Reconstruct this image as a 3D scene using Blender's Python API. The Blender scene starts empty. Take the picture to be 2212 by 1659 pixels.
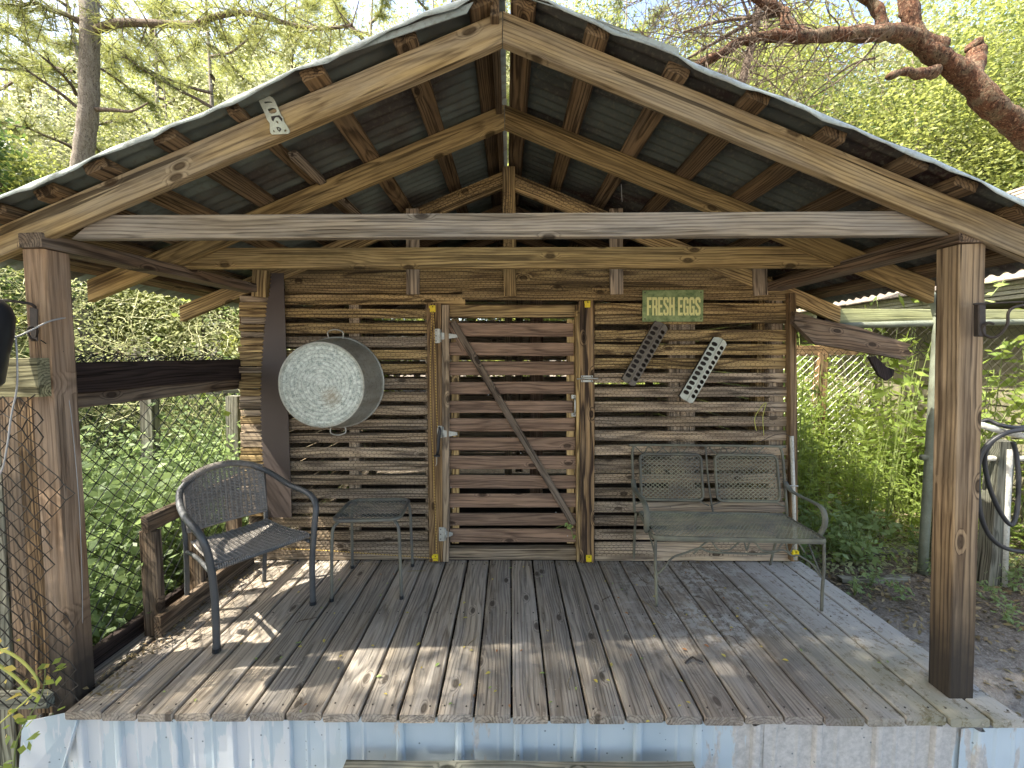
import bpy, bmesh, math, random
import numpy as np
from mathutils import Vector, Matrix, Euler
from mathutils import noise as mnoise
R = math.radians
scene = bpy.context.scene
col = scene.collection
random.seed(7)
rng = np.random.default_rng(7)

# ------------------------------------------------------------------ camera, sky, sun, exposure
EYE = 1.42; TILT = 3.66; YAW = 0.25; SKEW = 0.0135
cam = bpy.data.objects.new('camera', bpy.data.cameras.new('camera')); col.objects.link(cam)
cam.location = (0, 0, EYE); cam.rotation_euler = (R(90 - TILT), 0, R(-YAW))
cam.data.sensor_width = 36; cam.data.lens = 36 * 930 / 2212
cam.data.clip_start = 0.05; cam.data.clip_end = 500
scene.camera = cam
SUN_TO = Vector((-0.66, -0.20, 1.0)).normalized()       # direction towards the sun
world = bpy.data.worlds.new('World'); scene.world = world; world.use_nodes = True
nt = world.node_tree; nt.nodes.clear()
sky = nt.nodes.new('ShaderNodeTexSky'); sky.sky_type = 'NISHITA'; sky.sun_disc = False
sky.sun_elevation = math.asin(SUN_TO.z); sky.sun_rotation = math.atan2(SUN_TO.x, SUN_TO.y)
sky.air_density = 1.0; sky.dust_density = 4.0; sky.ozone_density = 0.3
bg = nt.nodes.new('ShaderNodeBackground'); bg.inputs['Strength'].default_value = 0.15
out = nt.nodes.new('ShaderNodeOutputWorld')
nt.links.new(sky.outputs[0], bg.inputs[0]); nt.links.new(bg.outputs[0], out.inputs[0])
sun = bpy.data.objects.new('sun', bpy.data.lights.new('sun', 'SUN')); col.objects.link(sun)
sun.data.energy = 5.0; sun.data.angle = R(0.6); sun.data.color = (1.0, 0.93, 0.80)
sun.rotation_euler = (-SUN_TO).to_track_quat('-Z', 'Y').to_euler()
scene.view_settings.view_transform = 'Standard'; scene.view_settings.look = 'None'
scene.view_settings.gamma = 1; scene.view_settings.use_curve_mapping = False
scene.view_settings.exposure = 2.25
scene.render.engine = 'CYCLES'
scene.cycles.max_bounces = 8; scene.cycles.diffuse_bounces = 5; scene.cycles.transmission_bounces = 6
scene.cycles.use_denoising = True

# ------------------------------------------------------------------ measuring helpers
_m = cam.rotation_euler.to_matrix()
def ray(px, py):
    return _m @ Vector(((px - 1106) / 930, (829.5 - py) / 930, -1))
def at(px, py, Y):
    "point seen at a photo position, on the (slightly skewed) wall plane at depth Y"
    d = ray(px, py); k = Y / (d.y + SKEW * d.x)
    return Vector((d.x * k, d.y * k, EYE + d.z * k))
def fl(px, py, z=0.0):
    d = ray(px, py); k = (z - EYE) / d.z
    return Vector((d.x * k, d.y * k, z))
def S(x, Y, z):
    return Vector((x, Y - SKEW * x, z))

# ------------------------------------------------------------------ object helpers
WM = {}
def link(o, parent=None, M=None):
    col.objects.link(o)
    M = M if M is not None else Matrix.Identity(4)
    WM[o.name] = M
    if parent is not None:
        o.parent = parent
        o.matrix_local = WM[parent.name].inverted() @ M
    else:
        o.matrix_world = M
        o.matrix_basis = M
    return o
def empty(name, loc, label, cat, group=None, rz=0.0):
    o = bpy.data.objects.new(name, None); o.empty_display_size = 0.1
    link(o, None, Matrix.Translation(Vector(loc)) @ Matrix.Rotation(rz, 4, 'Z'))
    return tag(o, label, cat, group)
def tag(o, label=None, cat=None, group=None, kind=None):
    if label: o['label'] = label
    if cat: o['category'] = cat
    if group: o['group'] = group
    if kind: o['kind'] = kind
    return o
def mk(name, verts, faces, mat, parent=None, M=None, smooth=False, world=False):
    """mesh object. verts are local to M (or, if world, in world space)."""
    me = bpy.data.meshes.new(name)
    if world and M is not None:
        inv = M.inverted(); verts = [inv @ Vector(v) for v in verts]
    elif world and parent is not None:
        M = WM[parent.name]; inv = M.inverted(); verts = [inv @ Vector(v) for v in verts]
    elif world:
        M = Matrix.Identity(4)
    me.from_pydata([tuple(v) for v in verts], [], [tuple(f) for f in faces])
    if mat: me.materials.append(mat)
    if smooth:
        me.polygons.foreach_set('use_smooth', [True] * len(me.polygons))
    me.update()
    o = bpy.data.objects.new(name, me)
    if M is None: M = WM[parent.name] if parent is not None else Matrix.Identity(4)
    return link(o, parent, M)
def from_np(name, V, F, mat, parent=None, M=None, smooth=False):
    V = np.asarray(V, dtype=np.float32); F = np.asarray(F, dtype=np.int32)
    me = bpy.data.meshes.new(name); n, k = F.shape
    me.vertices.add(len(V)); me.vertices.foreach_set('co', V.ravel())
    me.loops.add(n * k); me.loops.foreach_set('vertex_index', F.ravel())
    me.polygons.add(n); me.polygons.foreach_set('loop_start', np.arange(0, n * k, k, dtype=np.int32))
    me.polygons.foreach_set('loop_total', np.full(n, k, dtype=np.int32))
    if smooth: me.polygons.foreach_set('use_smooth', [True] * n)
    me.update(); me.validate()
    if mat: me.materials.append(mat)
    if name is None: return me
    o = bpy.data.objects.new(name, me)
    if M is None: M = WM[parent.name] if parent is not None else Matrix.Identity(4)
    return link(o, parent, M)
def mesh_np(V, F, mat):
    V = np.asarray(V, dtype=np.float32); F = np.asarray(F, dtype=np.int32)
    me = bpy.data.meshes.new('leaves'); n, k = F.shape
    me.vertices.add(len(V)); me.vertices.foreach_set('co', V.ravel())
    me.loops.add(n * k); me.loops.foreach_set('vertex_index', F.ravel())
    me.polygons.add(n); me.polygons.foreach_set('loop_start', np.arange(0, n * k, k, dtype=np.int32))
    me.polygons.foreach_set('loop_total', np.full(n, k, dtype=np.int32))
    me.update(); me.materials.append(mat)
    return me
def share(name, me, parent=None, M=None):
    o = bpy.data.objects.new(name, me)
    return link(o, parent, M if M is not None else (WM[parent.name] if parent is not None else None))
def frame(a, x, n):
    x = Vector(x).normalized(); n = Vector(n); n = n - x * n.dot(x)
    n = n.normalized() if n.length > 1e-5 else x.orthogonal().normalized()
    y = n.cross(x)
    M = Matrix((x, y, n)).transposed().to_4x4(); M.translation = a
    return M
def board(name, a, b, w, t, n, mat, parent, ns=3, jit=0.0015, ch=0.003, bend=0.0, label=None):
    "a plank from a to b, w across, t thick along n; grain runs along local x"
    a = Vector(a); b = Vector(b); L = (b - a).length; M = frame(a, b - a, n)
    V = []; Fc = []
    hw, ht = w / 2, t / 2; ch = min(ch, ht * .6)
    prof = [(-hw + ch, -ht), (hw - ch, -ht), (hw, -ht + ch), (hw, ht - ch), (hw - ch, ht), (-hw + ch, ht), (-hw, ht - ch), (-hw, -ht + ch)]
    ns = max(2, ns)
    for i in range(ns):
        f = i / (ns - 1); oy = random.uniform(-jit, jit); oz = random.uniform(-jit, jit) * .7 + bend * math.sin(math.pi * f)
        sw = 1 + random.uniform(-jit, jit) * 4
        for (y, z) in prof:
            V.append((f * L + (random.uniform(-jit, jit) if i in (0, ns - 1) else 0), y * sw + oy, z + oz))
    for i in range(ns - 1):
        for k in range(8):
            k2 = (k + 1) % 8
            Fc.append((i * 8 + k, (i + 1) * 8 + k, (i + 1) * 8 + k2, i * 8 + k2))
    Fc.append(tuple(range(8))); Fc.append(tuple(reversed(range((ns - 1) * 8, ns * 8))))
    o = mk(name, V, Fc, mat, parent, M)
    if label: o['label'] = label
    return o
def slab(name, pts, ext, xdir, mat, parent, bev=0.0025, label=None):
    "extruded polygon (world points) with its grain along xdir"
    pts = [Vector(p) for p in pts]; ext = Vector(ext)
    M = frame(pts[0], xdir, ext); inv = M.inverted()
    bm = bmesh.new(); vs = [bm.verts.new(inv @ p) for p in pts]; f = bm.faces.new(vs)
    r = bmesh.ops.extrude_face_region(bm, geom=[f]); ev = [g for g in r['geom'] if isinstance(g, bmesh.types.BMVert)]
    d = inv.to_3x3() @ ext
    bmesh.ops.translate(bm, verts=ev, vec=d)
    bmesh.ops.recalc_face_normals(bm, faces=bm.faces)
    if bev: bmesh.ops.bevel(bm, geom=list(bm.edges), offset=bev, segments=1, affect='EDGES')
    me = bpy.data.meshes.new(name); bm.to_mesh(me); bm.free(); me.materials.append(mat)
    o = bpy.data.objects.new(name, me); link(o, parent, M)
    if label: o['label'] = label
    return o
class MB:
    def __init__(s): s.v = []; s.f = []
    def add(s, V, Fc):
        n = len(s.v); s.v += [tuple(p) for p in V]; s.f += [tuple(n + i for i in q) for q in Fc]; return s
    def tube(s, P, r, k=8, cap=True, flat=None):
        V, Fc = tube(P, r, k, cap, flat); return s.add(V, Fc)
    def box(s, a, b):
        x0, y0, z0 = a; x1, y1, z1 = b
        V = [(x0, y0, z0), (x1, y0, z0), (x1, y1, z0), (x0, y1, z0), (x0, y0, z1), (x1, y0, z1), (x1, y1, z1), (x0, y1, z1)]
        return s.add(V, [(0, 3, 2, 1), (4, 5, 6, 7), (0, 1, 5, 4), (1, 2, 6, 5), (2, 3, 7, 6), (3, 0, 4, 7)])
    def build(s, name, mat, parent=None, M=None, smooth=False, world=False):
        return mk(name, s.v, s.f, mat, parent, M, smooth, world)
def tube(P, r, k=8, cap=True, flat=None):
    P = [Vector(p) for p in P]; n = len(P)
    rs = r if isinstance(r, (list, tuple)) else [r] * n
    V = []; Fc = []; t = (P[1] - P[0]).normalized()
    u = t.orthogonal().normalized()
    if flat is not None:
        u = Vector(flat[0]); u = (u - t * u.dot(t)).normalized()
    for i in range(n):
        t2 = (P[min(i + 1, n - 1)] - P[max(i - 1, 0)]).normalized()
        u = (u - t2 * u.dot(t2))
        u = u.normalized() if u.length > 1e-6 else t2.orthogonal().normalized()
        w = t2.cross(u)
        for j in range(k):
            a = 2 * math.pi * (j + .5) / k
            s2 = flat[1] if flat is not None else 1
            V.append(P[i] + rs[i] * (math.cos(a) * u + math.sin(a) * w * s2))
    for i in range(n - 1):
        for j in range(k):
            j2 = (j + 1) % k
            Fc.append((i * k + j, i * k + j2, (i + 1) * k + j2, (i + 1) * k + j))
    if cap:
        Fc.append(tuple(reversed(range(k)))); Fc.append(tuple(range((n - 1) * k, n * k)))
    return V, Fc
def smooth_path(P, n=6, closed=False):
    P = [Vector(p) for p in P]; out = []; m = len(P)
    for i in range(m if closed else m - 1):
        if closed: p0, p1, p2, p3 = P[(i - 1) % m], P[i], P[(i + 1) % m], P[(i + 2) % m]
        else: p0, p1, p2, p3 = P[max(i - 1, 0)], P[i], P[i + 1], P[min(i + 2, m - 1)]
        for j in range(n):
            t = j / n
            out.append(.5 * ((2 * p1) + (p2 - p0) * t + (2 * p0 - 5 * p1 + 4 * p2 - p3) * t * t + (3 * p1 - p0 - 3 * p2 + p3) * t ** 3))
    out.append(P[0].copy() if closed else P[-1])
    return out
def lathe(prof, k=48):
    "profile of (r, h) around z"
    V = []; Fc = []; n = len(prof)
    for (r, h) in prof:
        for j in range(k):
            a = 2 * math.pi * j / k; V.append((r * math.cos(a), r * math.sin(a), h))
    for i in range(n - 1):
        for j in range(k):
            j2 = (j + 1) % k
            Fc.append((i * k + j, i * k + j2, (i + 1) * k + j2, (i + 1) * k + j))
    return V, Fc

# ------------------------------------------------------------------ materials
class NT:
    def __init__(s, name):
        s.m = bpy.data.materials.new(name); s.m.use_nodes = True; s.t = s.m.node_tree; s.t.nodes.clear()
        s.out = s.t.nodes.new('ShaderNodeOutputMaterial')
    def n(s, typ, **kw):
        nd = s.t.nodes.new('ShaderNode' + typ)
        for k, v in kw.items(): setattr(nd, k, v)
        return nd
    def set(s, inp, v):
        if v is None: return
        if isinstance(v, bpy.types.NodeSocket): s.t.links.new(v, inp)
        else:
            if inp.type == 'RGBA' and len(v) == 3: v = (*v, 1)
            inp.default_value = v
    def math(s, op, a, b=None, c=None, clamp=False):
        nd = s.n('Math', operation=op, use_clamp=clamp); s.set(nd.inputs[0], a)
        if b is not None: s.set(nd.inputs[1], b)
        if c is not None: s.set(nd.inputs[2], c)
        return nd.outputs[0]
    def vmath(s, op, a, b=None):
        nd = s.n('VectorMath', operation=op); s.set(nd.inputs[0], a)
        if b is not None: s.set(nd.inputs[1], b)
        return nd.outputs[0]
    def noise(s, vec, scale=5, detail=3, rough=.55, dist=0, color=False):
        nd = s.n('TexNoise'); s.set(nd.inputs['Vector'], vec); nd.inputs['Scale'].default_value = scale
        nd.inputs['Detail'].default_value = detail; nd.inputs['Roughness'].default_value = rough
        nd.inputs['Distortion'].default_value = dist
        return nd.outputs['Color' if color else 'Fac']
    def ramp(s, fac, stops, interp='LINEAR'):
        nd = s.n('ValToRGB'); s.set(nd.inputs[0], fac); cr = nd.color_ramp; cr.interpolation = interp
        while len(cr.elements) < len(stops): cr.elements.new(.5)
        for e, (p, c) in zip(cr.elements, stops):
            e.position = p; e.color = (c, c, c, 1) if isinstance(c, (int, float)) else (*c, 1)
        return nd.outputs[0]
    def mix(s, fac, a, b, mode='MIX'):
        nd = s.n('Mix', data_type='RGBA', blend_type=mode); nd.clamp_factor = True
        s.set(nd.inputs[0], fac); s.set(nd.inputs[6], a); s.set(nd.inputs[7], b)
        return nd.outputs[2]
    def scale(s, vec, sc):
        return s.vmath('MULTIPLY', vec, sc)
    def rand(s):
        return s.n('ObjectInfo').outputs['Random']
    def finish(s, color, rough=.7, metal=0, bump=None, bstr=.3, bdist=.002, spec=.3, trans=None, transcol=None):
        p = s.n('BsdfPrincipled'); s.set(p.inputs['Base Color'], color); s.set(p.inputs['Roughness'], rough)
        s.set(p.inputs['Metallic'], metal); p.inputs['Specular IOR Level'].default_value = spec
        if bump is not None:
            b = s.n('Bump'); b.inputs['Strength'].default_value = bstr; b.inputs['Distance'].default_value = bdist
            s.set(b.inputs['Height'], bump); s.t.links.new(b.outputs[0], p.inputs['Normal'])
        sh = p.outputs[0]
        if trans:
            tr = s.n('BsdfTranslucent'); s.set(tr.inputs[0], transcol if transcol is not None else color)
            mx = s.n('MixShader'); mx.inputs[0].default_value = trans
            s.t.links.new(sh, mx.inputs[1]); s.t.links.new(tr.outputs[0], mx.inputs[2]); sh = mx.outputs[0]
        s.t.links.new(sh, s.out.inputs[0])
        return s.m

def wood(name, light, dark, ring=0.010, grey=(.34, .32, .29), greyamt=.25, stain=.5, contrast=1.0, var=.35,
         mould=None, cracks=.6, base_dark=None, rough=.82, warp=.10):
    s = NT(name)
    oc = s.n('TexCoord').outputs['Object']
    rnd = s.rand()
    wn = s.n('TexWhiteNoise', noise_dimensions='1D'); s.set(wn.inputs['W'], s.math('MULTIPLY', rnd, 913.7))
    off = s.vmath('MULTIPLY', s.vmath('SUBTRACT', wn.outputs['Color'], (.5, .5, .0)), (40.0, .16, .07))
    off = s.vmath('ADD', off, (0, 0, .02))
    v = s.vmath('ADD', oc, off)
    n1 = s.noise(s.scale(v, (1.0, 2.0, 2.0)), 1.0, 2, .5, color=True)
    w1 = s.vmath('MULTIPLY', s.vmath('SUBTRACT', n1, (.5, .5, .5)), (0, warp * .75, warp))
    n2 = s.noise(s.scale(v, (2.6, 26, 26)), 1.0, 2, .5, color=True)
    w2 = s.vmath('MULTIPLY', s.vmath('SUBTRACT', n2, (.5, .5, .5)), (0, .0055, .0055))
    vv = s.vmath('ADD', s.vmath('ADD', v, w1), w2)
    # knots: sparse centres that push the rings aside
    vo = s.n('TexVoronoi', feature='F1', voronoi_dimensions='2D'); s.set(vo.inputs['Vector'], s.scale(v, (4.0, 9.0, 0))); vo.inputs['Scale'].default_value = 1.0
    vo.inputs['Randomness'].default_value = .95
    kd = vo.outputs['Distance']
    kn = s.math('SUBTRACT', 1.0, s.math('MULTIPLY', kd, 4.2), clamp=True)
    ksel = s.n('SeparateColor'); s.set(ksel.inputs[0], vo.outputs['Color'])
    ks = s.math('GREATER_THAN', ksel.outputs[0], .80)
    kn = s.math('MULTIPLY', kn, ks)
    ln = s.n('VectorMath', operation='LENGTH'); s.set(ln.inputs[0], s.scale(vv, (0, 1, 1)))
    r = s.math('ADD', ln.outputs['Value'], s.math('MULTIPLY', kn, .035))
    ph = s.math('MULTIPLY', r, 1.0 / ring)
    ph = s.math('ADD', ph, s.math('MULTIPLY', s.noise(s.scale(v, (.8, 20, 20)), 1, 2), 2.4))
    fr = s.math('FRACT', ph)
    late = s.ramp(fr, [(0.0, 0.0), (.45, .05), (.70, .70), (.84, 1.0), (.95, .5), (1.0, 0.0)])
    fib = s.noise(s.scale(v, (4, 130, 130)), 1, 4, .65)
    fib2 = s.noise(s.scale(v, (1.6, 42, 42)), 1, 4, .65)
    big = s.noise(s.scale(v, (1.0, 5, 5)), 1.6, 3, .6)
    f = s.math('MULTIPLY', s.math('MULTIPLY', late, 1.15 * contrast), s.ramp(s.noise(s.scale(v, (2, 9, 9)), 1, 3, .6), [(.3, .55), (.7, 1.0)]))
    f = s.math('ADD', f, s.math('MULTIPLY', s.math('SUBTRACT', fib, .48), 2.0), clamp=True)
    dark = tuple(x * .74 for x in dark); light = tuple(min(.7, x * 1.10) for x in light)
    c = s.mix(f, light, dark)
    c = s.mix(s.math('MULTIPLY', s.ramp(fib2, [(.46, 0.0), (.62, 1.0)]), .60), c, dark)
    # weathering to grey
    g = s.math('MULTIPLY', s.ramp(big, [(.35, 0.0), (.65, 1.0)]), greyamt * 1.6, clamp=True)
    gg = s.mix(f, grey, tuple(x * .38 for x in grey))
    c = s.mix(g, c, gg)
    # dark damp stains
    st = s.noise(s.scale(v, (1.4, 4, 4)), 2.3, 4, .65)
    c = s.mix(s.math('MULTIPLY', s.ramp(st, [(.5, 0.0), (.72, 1.0)]), stain), c, tuple(x * .45 for x in dark))
    if cracks:
        ck = s.noise(s.scale(v, (.9, 34, 34)), 1, 2, .5)
        ckm = s.ramp(ck, [(.615, 0.0), (.635, 1.0)])
        c = s.mix(s.math('MULTIPLY', ckm, cracks), c, tuple(x * .12 for x in dark))
    c = s.mix(s.math('MULTIPLY', s.ramp(kn, [(.42, 0.0), (.62, 1.0)]), .8), c, tuple(x * .4 for x in dark))
    # board to board variation
    sep = s.n('SeparateColor'); s.set(sep.inputs[0], wn.outputs['Color'])
    k = s.math('ADD', s.math('MULTIPLY', s.math('SUBTRACT', sep.outputs[2], .5), var * 2), 1.0)
    cc = s.n('CombineColor'); [s.set(cc.inputs[i], k) for i in range(3)]
    c = s.mix(1.0, c, cc.outputs[0], 'MULTIPLY')
    geo = s.n('NewGeometry').outputs['Position']
    if base_dark:      # darker towards the foot of a post, with an uneven edge
        z0, z1 = base_dark
        sp = s.n('SeparateXYZ'); s.set(sp.inputs[0], geo)
        zz = s.math('ADD', sp.outputs[2], s.math('MULTIPLY', s.math('SUBTRACT', s.noise(geo, 9, 3), .5), .22))
        mr = s.n('MapRange'); s.set(mr.inputs[0], zz); mr.inputs[1].default_value = z0; mr.inputs[2].default_value = z1
        mr.inputs[3].default_value = 1; mr.inputs[4].default_value = 0
        c = s.mix(s.math('MULTIPLY', mr.outputs[0], .93), c, (.032, .028, .024))
    if mould:          # dry pale lichen film on the right-hand part of the deck
        sp = s.n('SeparateXYZ'); s.set(sp.inputs[0], geo)
        mr = s.n('MapRange'); s.set(mr.inputs[0], sp.outputs[0]); mr.inputs[1].default_value = mould[0]; mr.inputs[2].default_value = mould[1]
        my = s.n('MapRange'); s.set(my.inputs[0], sp.outputs[1]); my.inputs[1].default_value = 1.75; my.inputs[2].default_value = 2.3
        mn = s.noise(geo, 19, 6, .8); mm = s.noise(geo, 3.5, 3, .6)
        a = s.math('MULTIPLY', s.math('MULTIPLY', mr.outputs[0], my.outputs[0]), s.ramp(mm, [(.36, 0.0), (.56, 1.0)]))
        a = s.math('MULTIPLY', a, s.ramp(mn, [(.485, 0.0), (.515, 1.0)]))
        me_ = s.n('MapRange'); s.set(me_.inputs[0], sp.outputs[0]); me_.inputs[1].default_value = 1.25; me_.inputs[2].default_value = 1.75
        b2 = s.math('MULTIPLY', me_.outputs[0], s.ramp(s.noise(geo, 17, 6, .8), [(.43, 0.0), (.46, 1.0)]))
        c = s.mix(s.math('MULTIPLY', mr.outputs[0], .35), c, (.13, .105, .095))
        a = s.math('MAXIMUM', a, s.math('MULTIPLY', b2, .9))
        c = s.mix(s.math('MULTIPLY', a, .8), c, (.50, .49, .465))
        gr = s.noise(geo, 2.1, 3, .6)
        m3 = s.n('MapRange'); s.set(m3.inputs[0], sp.outputs[0]); m3.inputs[1].default_value = .9; m3.inputs[2].default_value = 1.7
        m4 = s.n('MapRange'); s.set(m4.inputs[0], sp.outputs[1]); m4.inputs[1].default_value = 2.2; m4.inputs[2].default_value = 1.75
        ga = s.math('MULTIPLY', s.math('MULTIPLY', m3.outputs[0], m4.outputs[0]), s.ramp(gr, [(.35, 0.0), (.6, 1.0)]))
        c = s.mix(s.math('MULTIPLY', ga, .55), c, (.16, .15, .055))
        pk = s.noise(s.scale(geo, (1, 1, 1)), 70, 2, .5)
        c = s.mix(s.math('MULTIPLY', s.ramp(pk, [(.68, 0.0), (.73, 1.0)]), .5), c, (.50, .44, .36))
    h = s.math('ADD', s.math('MULTIPLY', fr, -.25), s.math('ADD', s.math('MULTIPLY', fib, .5), s.math('MULTIPLY', fib2, .9)))
    if cracks: h = s.math('SUBTRACT', h, s.math('MULTIPLY', ckm, 1.2))
    return s.finish(c, rough, 0, h, .9, .004, spec=.2)

def metal(name, base, rust=.3, rustcol=(.10, .035, .02), metallic=.65, rough=.5, spangle=0, streak=None, dirt=.3, scale=1.0):
    s = NT(name)
    oc = s.n('TexCoord').outputs['Object']; oi = s.rand()
    off = s.n('CombineXYZ'); s.set(off.inputs[0], s.math('MULTIPLY', oi, 37.0)); s.set(off.inputs[1], s.math('MULTIPLY', oi, 91.0))
    v = s.vmath('ADD', oc, off.outputs[0])
    c = s.mix(s.ramp(s.noise(v, 4 * scale, 4, .6), [(.3, 0.0), (.7, 1.0)]), tuple(x * .72 for x in base), tuple(min(1, x * 1.15) for x in base))
    if spangle:
        vo = s.n('TexVoronoi'); s.set(vo.inputs['Vector'], v); vo.inputs['Scale'].default_value = spangle
        sc = s.n('SeparateColor'); s.set(sc.inputs[0], vo.outputs['Color'])
        c = s.mix(s.math('MULTIPLY', s.ramp(sc.outputs[0], [(.35, 0.0), (.8, 1.0)]), .55), c, (.70, .74, .66))
        c = s.mix(s.math('MULTIPLY', s.ramp(s.noise(v, 38, 3, .7), [(.5, 0.0), (.62, 1.0)]), .35), c, (.20, .22, .19))
    if streak:
        c = s.mix(s.math('MULTIPLY', s.ramp(s.noise(s.scale(v, streak), 1, 4, .65), [(.46, 0.0), (.62, 1.0)]), rust), c, rustcol)
    else:
        c = s.mix(s.math('MULTIPLY', s.ramp(s.noise(v, 7 * scale, 5, .7), [(.52, 0.0), (.66, 1.0)]), rust), c, rustcol)
    c = s.mix(s.math('MULTIPLY', s.ramp(s.noise(v, 55 * scale, 3, .6), [(.52, 0.0), (.64, 1.0)]), dirt), c, (.14, .13, .09))
    return s.finish(c, rough, metallic, s.noise(v, 60 * scale, 3), .15, .002)

def leafmat(name, a, b, trans=.45, tcol=None, scale=3.0, rough=.5):
    s = NT(name); geo = s.n('NewGeometry').outputs['Position']
    n = s.noise(geo, scale, 2, .5); n2 = s.noise(geo, 31, 1, .5)
    f = s.math('ADD', s.math('MULTIPLY', s.ramp(n, [(.35, 0.0), (.65, 1.0)]), .6), s.math('MULTIPLY', s.ramp(n2, [(.3, 0.0), (.7, 1.0)]), .4))
    f = s.math('ADD', f, s.math('MULTIPLY', s.math('SUBTRACT', s.rand(), .5), .5), clamp=True)
    c = s.mix(f, a, b)
    tc = s.mix(.5, c, tcol) if tcol else c
    return s.finish(c, rough, 0, trans=trans, transcol=tc, spec=.35)

def plain(name, colr, rough=.6, metallic=0, spec=.4, nscale=20, namt=.35, colr2=None, bump=0, bdist=.002):
    s = NT(name); oc = s.n('TexCoord').outputs['Object']
    n = s.noise(oc, nscale, 4, .6)
    c = s.mix(s.math('MULTIPLY', s.ramp(n, [(.35, 0.0), (.65, 1.0)]), namt), colr, colr2 or tuple(x * .5 for x in colr))
    return s.finish(c, rough, metallic, n if bump else None, bump, bdist, spec)

M = {}
M['rafter'] = wood('wood_rafter', (.41, .29, .13), (.14, .08, .032), .0125, (.36, .32, .25), .35, .4, contrast=.62, var=.12, cracks=.7, warp=.13)
M['rafter2'] = wood('wood_rafter_inner', (.40, .275, .11), (.13, .078, .03), .0125, (.38, .30, .16), .2, .35, contrast=.7, var=.12, cracks=.5, warp=.13)
M['tie'] = wood('wood_tie_beam', (.33, .27, .19), (.12, .09, .06), .013, (.37, .345, .31), .3, .2, contrast=.75, var=.05, cracks=.3)
M['purlin'] = wood('wood_purlin', (.20, .128, .062), (.070, .042, .021), .011, (.19, .155, .11), .2, .35, var=.3)
M['slat'] = wood('wood_slat', (.50, .35, .15), (.14, .083, .036), .0135, (.34, .28, .19), .18, .5, contrast=1.0, var=.2)
M['slatlow'] = wood('wood_slat_weathered', (.43, .325, .21), (.14, .10, .066), .013, (.34, .30, .255), .28, .4, contrast=.9, var=.22)
M['door'] = wood('wood_door', (.27, .175, .115), (.105, .066, .046), .012, (.27, .21, .17), .15, .2, var=.12, cracks=.15, contrast=.75)
M['brace'] = wood('wood_brace', (.17, .125, .085), (.05, .034, .023), .012, (.2, .17, .14), .3, .5, var=.1)
M['trim'] = wood('wood_trim', (.30, .19, .085), (.10, .055, .028), .010, (.26, .22, .17), .2, .3, var=.06)
M['trimd'] = wood('wood_trim_striped', (.33, .21, .10), (.045, .026, .017), .014, (.24, .2, .16), .15, .25, contrast=1.25, var=.05, warp=.06)
M['deck'] = wood('wood_deck', (.37, .315, .245), (.165, .130, .098), .0125, (.33, .31, .285), .45, .3, contrast=.75, var=.16, mould=(.45, 1.1), cracks=.3, warp=.12)
M['postl'] = wood('wood_post_left', (.37, .24, .14), (.20, .115, .06), .014, (.40, .33, .26), .3, .25, contrast=.7, var=.04, cracks=.4, base_dark=(.12, .5), warp=.06)
M['postr'] = wood('wood_post_right', (.36, .25, .14), (.125, .075, .042), .017, (.33, .27, .2), .25, .3, contrast=1.0, var=.04, cracks=.9, base_dark=(.15, .75), warp=.05)
M['mossy'] = wood('wood_mossy', (.19, .18, .14), (.06, .06, .042), .013, (.22, .23, .19), .5, .5, var=.1)
M['rail'] = wood('wood_rail', (.19, .13, .08), (.07, .045, .03), .012, (.22, .2, .17), .3, .4, var=.2)
M['raildark'] = wood('wood_rail_dark', (.040, .028, .024), (.020, .014, .012), .010, (.05, .04, .04), .2, .3, var=.1)
M['oldpost'] = wood('wood_old_post', (.20, .19, .15), (.07, .062, .045), .012, (.22, .23, .18), .5, .4, var=.2)
M['green'] = wood('wood_green_beam', (.34, .35, .17), (.17, .17, .08), .02, (.30, .32, .2), .4, .2, contrast=.4, var=.05, cracks=.1)
M['greenblk'] = wood('wood_green_block', (.36, .33, .18), (.12, .11, .05), .012, (.32, .31, .22), .3, .4, var=.05)
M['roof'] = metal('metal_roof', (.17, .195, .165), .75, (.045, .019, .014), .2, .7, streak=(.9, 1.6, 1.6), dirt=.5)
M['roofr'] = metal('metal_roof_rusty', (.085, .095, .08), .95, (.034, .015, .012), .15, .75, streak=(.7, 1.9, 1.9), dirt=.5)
M['rooflip'] = metal('metal_roof_lip', (.38, .43, .41), .2, (.16, .08, .05), .2, .6, dirt=.35)
M['tub'] = metal('galvanised_tub', (.44, .47, .42), .10, (.22, .13, .07), .45, .45, spangle=95, dirt=.25)
M['tubside'] = metal('galvanised_tub_side', (.46, .47, .42), .35, (.17, .13, .07), .45, .45, streak=(9, 9, 1.2), dirt=.35)
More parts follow.
